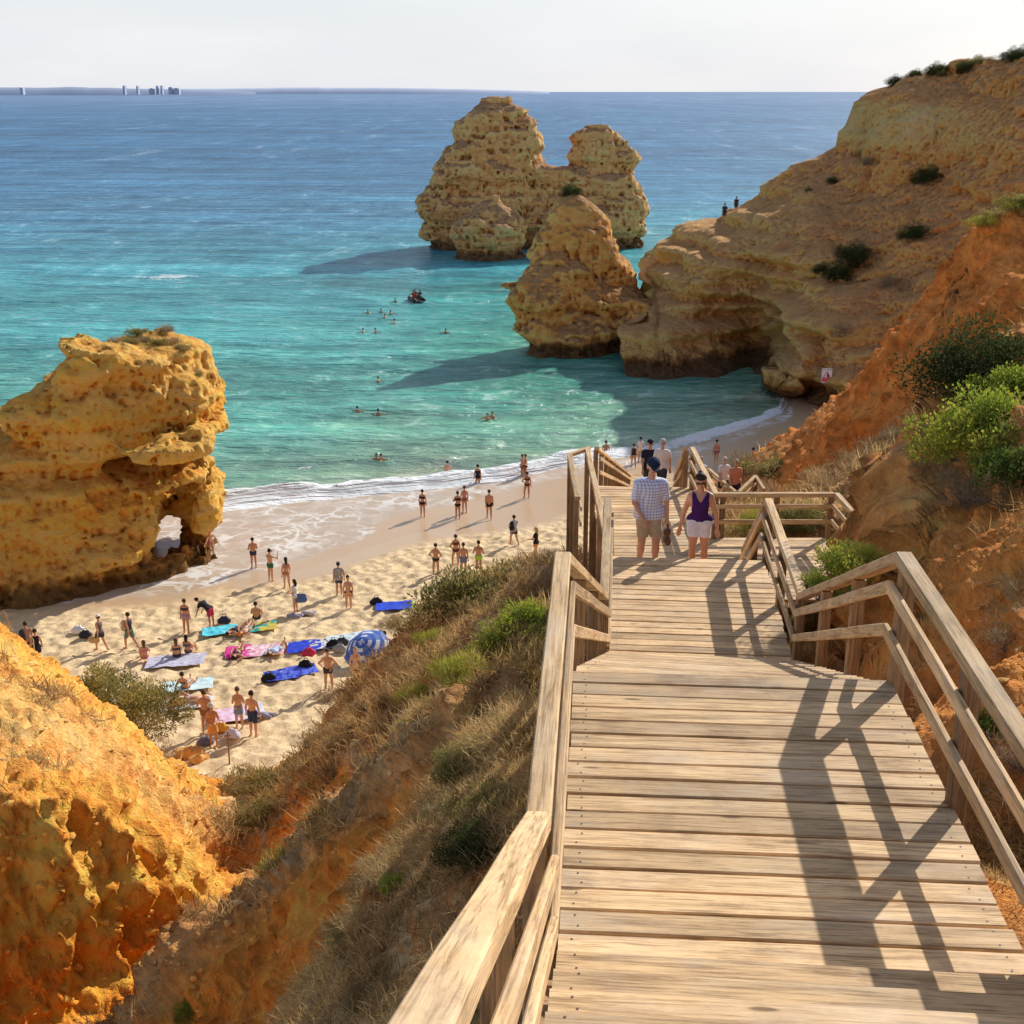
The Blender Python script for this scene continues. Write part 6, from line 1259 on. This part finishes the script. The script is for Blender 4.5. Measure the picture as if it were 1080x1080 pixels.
# carried bags
p = on_beach(312, 646); o = empty('shoulder_bag', (p[0]+.30, p[1]-.05, p[2]+.86)); tag(o, 'big blue bag carried by the woman in the white top', 'bag'); v, q = seg_field([Seg('b', (-.12, 0, -.16), (.12, 0, -.16), .18, .17, (V3(0, 1, 0), 1.6)), Seg('b', (-.14, 0, .02), (.14, 0, .02), .12, .12, (V3(0, 1, 0), 2))], .022, .05); link('bag_body', np_mesh('bag_body', v, q), cloth((.10, .17, .36)), o); v, q = seg_field(HND[1], .014, .01); h_ = link('handle', np_mesh('handle', v-np.array([0, 0, .30]), q), cloth((.4, .35, .3)), o)
p = on_beach(107, 686); o = empty('straw_bag', (p[0]-.30, p[1]+.05, p[2]+.62)); tag(o, 'straw bag hanging at the side of the walker in the white cap', 'bag'); v, q = seg_field([Seg('b', (-.10, 0, -.12), (.10, 0, -.12), .17, .17, (V3(0, 1, 0), 1.6))], .022, .05); link('bag_body', np_mesh('bag_body', v, q), cloth((.55, .38, .20)), o); v, q = seg_field(HND[1], .014, .01); link('handle', np_mesh('handle', v-np.array([0, 0, .34]), q), cloth((.4, .28, .15)), o)
p = on_beach(358, 628); o = backpack(358, 628, 190, (.36, .32, .30), 'grey backpack on the person in the dark cap', dist=.2)
p = on_beach(30, 694); backpack(31, 694, 215, (.05, .05, .06), 'dark backpack on the leftmost beach walker')
# beach umbrella lying on its side
p = on_beach(387, 697); um = empty('beach_umbrella', (p[0], p[1], p[2]+.55)); um.rotation_euler = (R(28), R(-22), 0); tag(um, 'blue and white striped beach umbrella tilted on the sand', 'umbrella')
nr_, ns_ = 10, 48; V = []
for i in range(nr_+1):
    f = i/nr_; 
    for j in range(ns_):
        t_ = j*2*math.pi/ns_; sc_ = 1-.06*f*abs(math.sin(t_*4)); r_ = 1.05*f*sc_; V.append((r_*math.cos(t_), r_*math.sin(t_), .55*(1-f**1.7)))
g = N('umbrella_cloth'); o_ = g.obj(); x, y = g.sep(o_, 0), g.sep(o_, 1)
rad = g.math('SQRT', g.math('ADD', g.math('MULTIPLY', x, x), g.math('MULTIPLY', y, y))); an = g.math('ARCTAN2', y, x)
sec = g.math('LESS_THAN', g.math('FRACT', g.math('MULTIPLY', an, 4/(2*math.pi))), .5); st = g.math('LESS_THAN', g.math('FRACT', g.math('MULTIPLY', rad, 3.4)), .5)
c = g.mix(st, (.06, .14, .50, 1), (.72, .76, .84, 1)); c = g.mix(g.math('MULTIPLY', sec, .88), c, (.06, .15, .50, 1)); g.bsdf(c, .8, None, .2)
link('canopy', np_mesh('canopy', V, grid_quads(nr_+1, ns_, True)), g.m, um)
v, q = tube_pts((0, 0, .62), (0, 0, -1.15), .022, .022, 0, 4, 8); link('pole', np_mesh('pole', v, q), plain('pole_metal', (.7, .7, .72), .35, .05, 5), um)
for k in range(8):
    t_ = k*math.pi/4; v, q = tube_pts((0, 0, .5), (1.0*math.cos(t_), 1.0*math.sin(t_), .0), .008, .006, V3(0, 0, .08), 4, 5); link('rib', np_mesh('rib', v, q), plain('rib_metal', (.5, .5, .52), .4, .05, 5) if k == 0 else bpy.data.materials['rib_metal'], um)
# wooden stake on the sand
p = on_beach(242, 806); o = empty('wooden_stake', p); tag(o, 'thin wooden stake standing in the sand at the mouth of the gully', 'stake'); v, q = tube_pts((0, 0, -.3), (.02, 0, 1.25), .035, .03, 0, 3, 6); link('shaft', np_mesh('shaft', v, q), plain('stake_wood', (.30, .17, .08), .9, .2, 8), o)
v, q = tube_pts((-.10, -.04, 1.12), (.12, -.04, 1.16), .03, .03, 0, 2, 4); link('crosspiece', np_mesh('crosspiece', v, q), bpy.data.materials['stake_wood'], o)
# clay lumps
for px, py, s, lab in [(200, 796, .55, 'orange clay lump on the sand by the gully mouth'), (211, 803, .42, 'smaller orange clay lump right of the bigger one')]:
    p = on_beach(px, py); v, q = seg_field([Seg('r', (-s*.6, 0, .05), (s*.6, .1, .1), s*.42, s*.32), Seg('r', (0, -.1, .15), (.2, .1, .12), s*.4, s*.3)], .045, .08); v = v+fbm(v*4, 3, 8)[:, None]*.09; o = link('clay_lump', np_mesh('clay_lump', v, q), plain('clay', (.72, .36, .11), .95, .3, 4, .5)); o.location = p; tag(o, lab, 'boulder')
# broken blocks at the end of the gully
for px, py, zc_, s, lab in [(228, 855, 33.5, .55, 'pale sandstone slab at the mouth of the gully, upper one'), (240, 868, 33, .6, 'tilted sandstone block below the upper slab in the gully'), (232, 885, 31.5, .45, 'lowest of the broken sandstone blocks in the gully')]:
    p = P(px, py, zc_); bmq = box_v(-s, s, -s*.8, s*.7, -s*.45, s*.35); bm = bmesh.new(); vs = [bm.verts.new(t) for t in bmq]; [bm.faces.new([vs[i] for i in f]) for f in BOXQ]; bmesh.ops.bevel(bm, geom=bm.edges[:], offset=.07, segments=2, affect='EDGES'); bmesh.ops.subdivide_edges(bm, edges=bm.edges[:], cuts=4, use_grid_fill=True)
    for v_ in bm.verts: c_ = np.array([v_.co]); v_.co += Vector((fbm(c_*2, 3, 1)[0], fbm(c_*2, 3, 2)[0], fbm(c_*2, 3, 3)[0]))*.14
    me = bpy.data.meshes.new('sandstone_block'); bm.to_mesh(me); bm.free(); o = link('sandstone_block', me, plain('sandstone', (.74, .46, .20), .95, .25, 3, .6)); o.location = p; o.rotation_euler = (random.uniform(-.3, .3), random.uniform(-.35, .2), random.uniform(0, 3)); tag(o, lab, 'boulder')
# warning sign on the headland foot
p = on_head(872, 396); sg_ = empty('warning_sign', Vector(P(872, 396, 1.0)-np.array([0, 0, CAMZ]))*((Vector(p)-Vector((0, 0, CAMZ))).length-.75)/Vector(P(872, 396, 1.0)-np.array([0, 0, CAMZ])).length+Vector((0, 0, CAMZ))); tag(sg_, 'white and red rockfall warning sign on the foot of the headland', 'sign')
def flat(name, pts, y, mat): me = bpy.data.meshes.new(name); me.from_pydata([(a, y, b) for a, b in pts], [], [tuple(range(len(pts)))]); return link(name, me, mat, sg_)
m_w, m_r, m_k = plain('sign_white', (.85, .84, .84), .5, .03, 3), plain('sign_red', (.72, .10, .16), .5, .05, 3), plain('sign_black', (.02, .02, .025), .5, .05, 3)
sg_.scale = (.84, 1, .84); v = box_v(-.48, .48, 0, .03, -.68, .68); link('panel', np_mesh('panel', v, BOXQ, smooth=False), m_w, sg_)
flat('red_band', [(-.46, -.60), (.46, -.60), (.46, -.26), (-.46, -.26)], -.006, m_r); flat('red_triangle', [(-.40, -.24), (.40, -.24), (0, .42)], -.009, m_r); flat('white_triangle', [(-.27, -.17), (.27, -.17), (0, .27)], -.012, m_w)
flat('falling_rocks', [(.02, -.15), (.22, -.15), (.20, .0), (.10, .16), (.02, .22)], -.015, m_k); flat('lettering_bar', [(-.02, .52), (.40, .52), (.40, .57), (-.02, .57)], -.006, m_k)
flat('header', [(-.46, .46), (-.1, .46), (-.1, .64), (-.46, .64)], -.005, plain('sign_grey', (.70, .70, .74), .5, .03, 3))
for sx in (-.4, .4): v, q = tube_pts((sx, .03, -.4), (sx, 2.6, -.5), .035, .035, 0, 2, 6); link('bracket', np_mesh('post', v, q), plain('sign_post', (.35, .34, .33), .5, .1, 5), sg_)
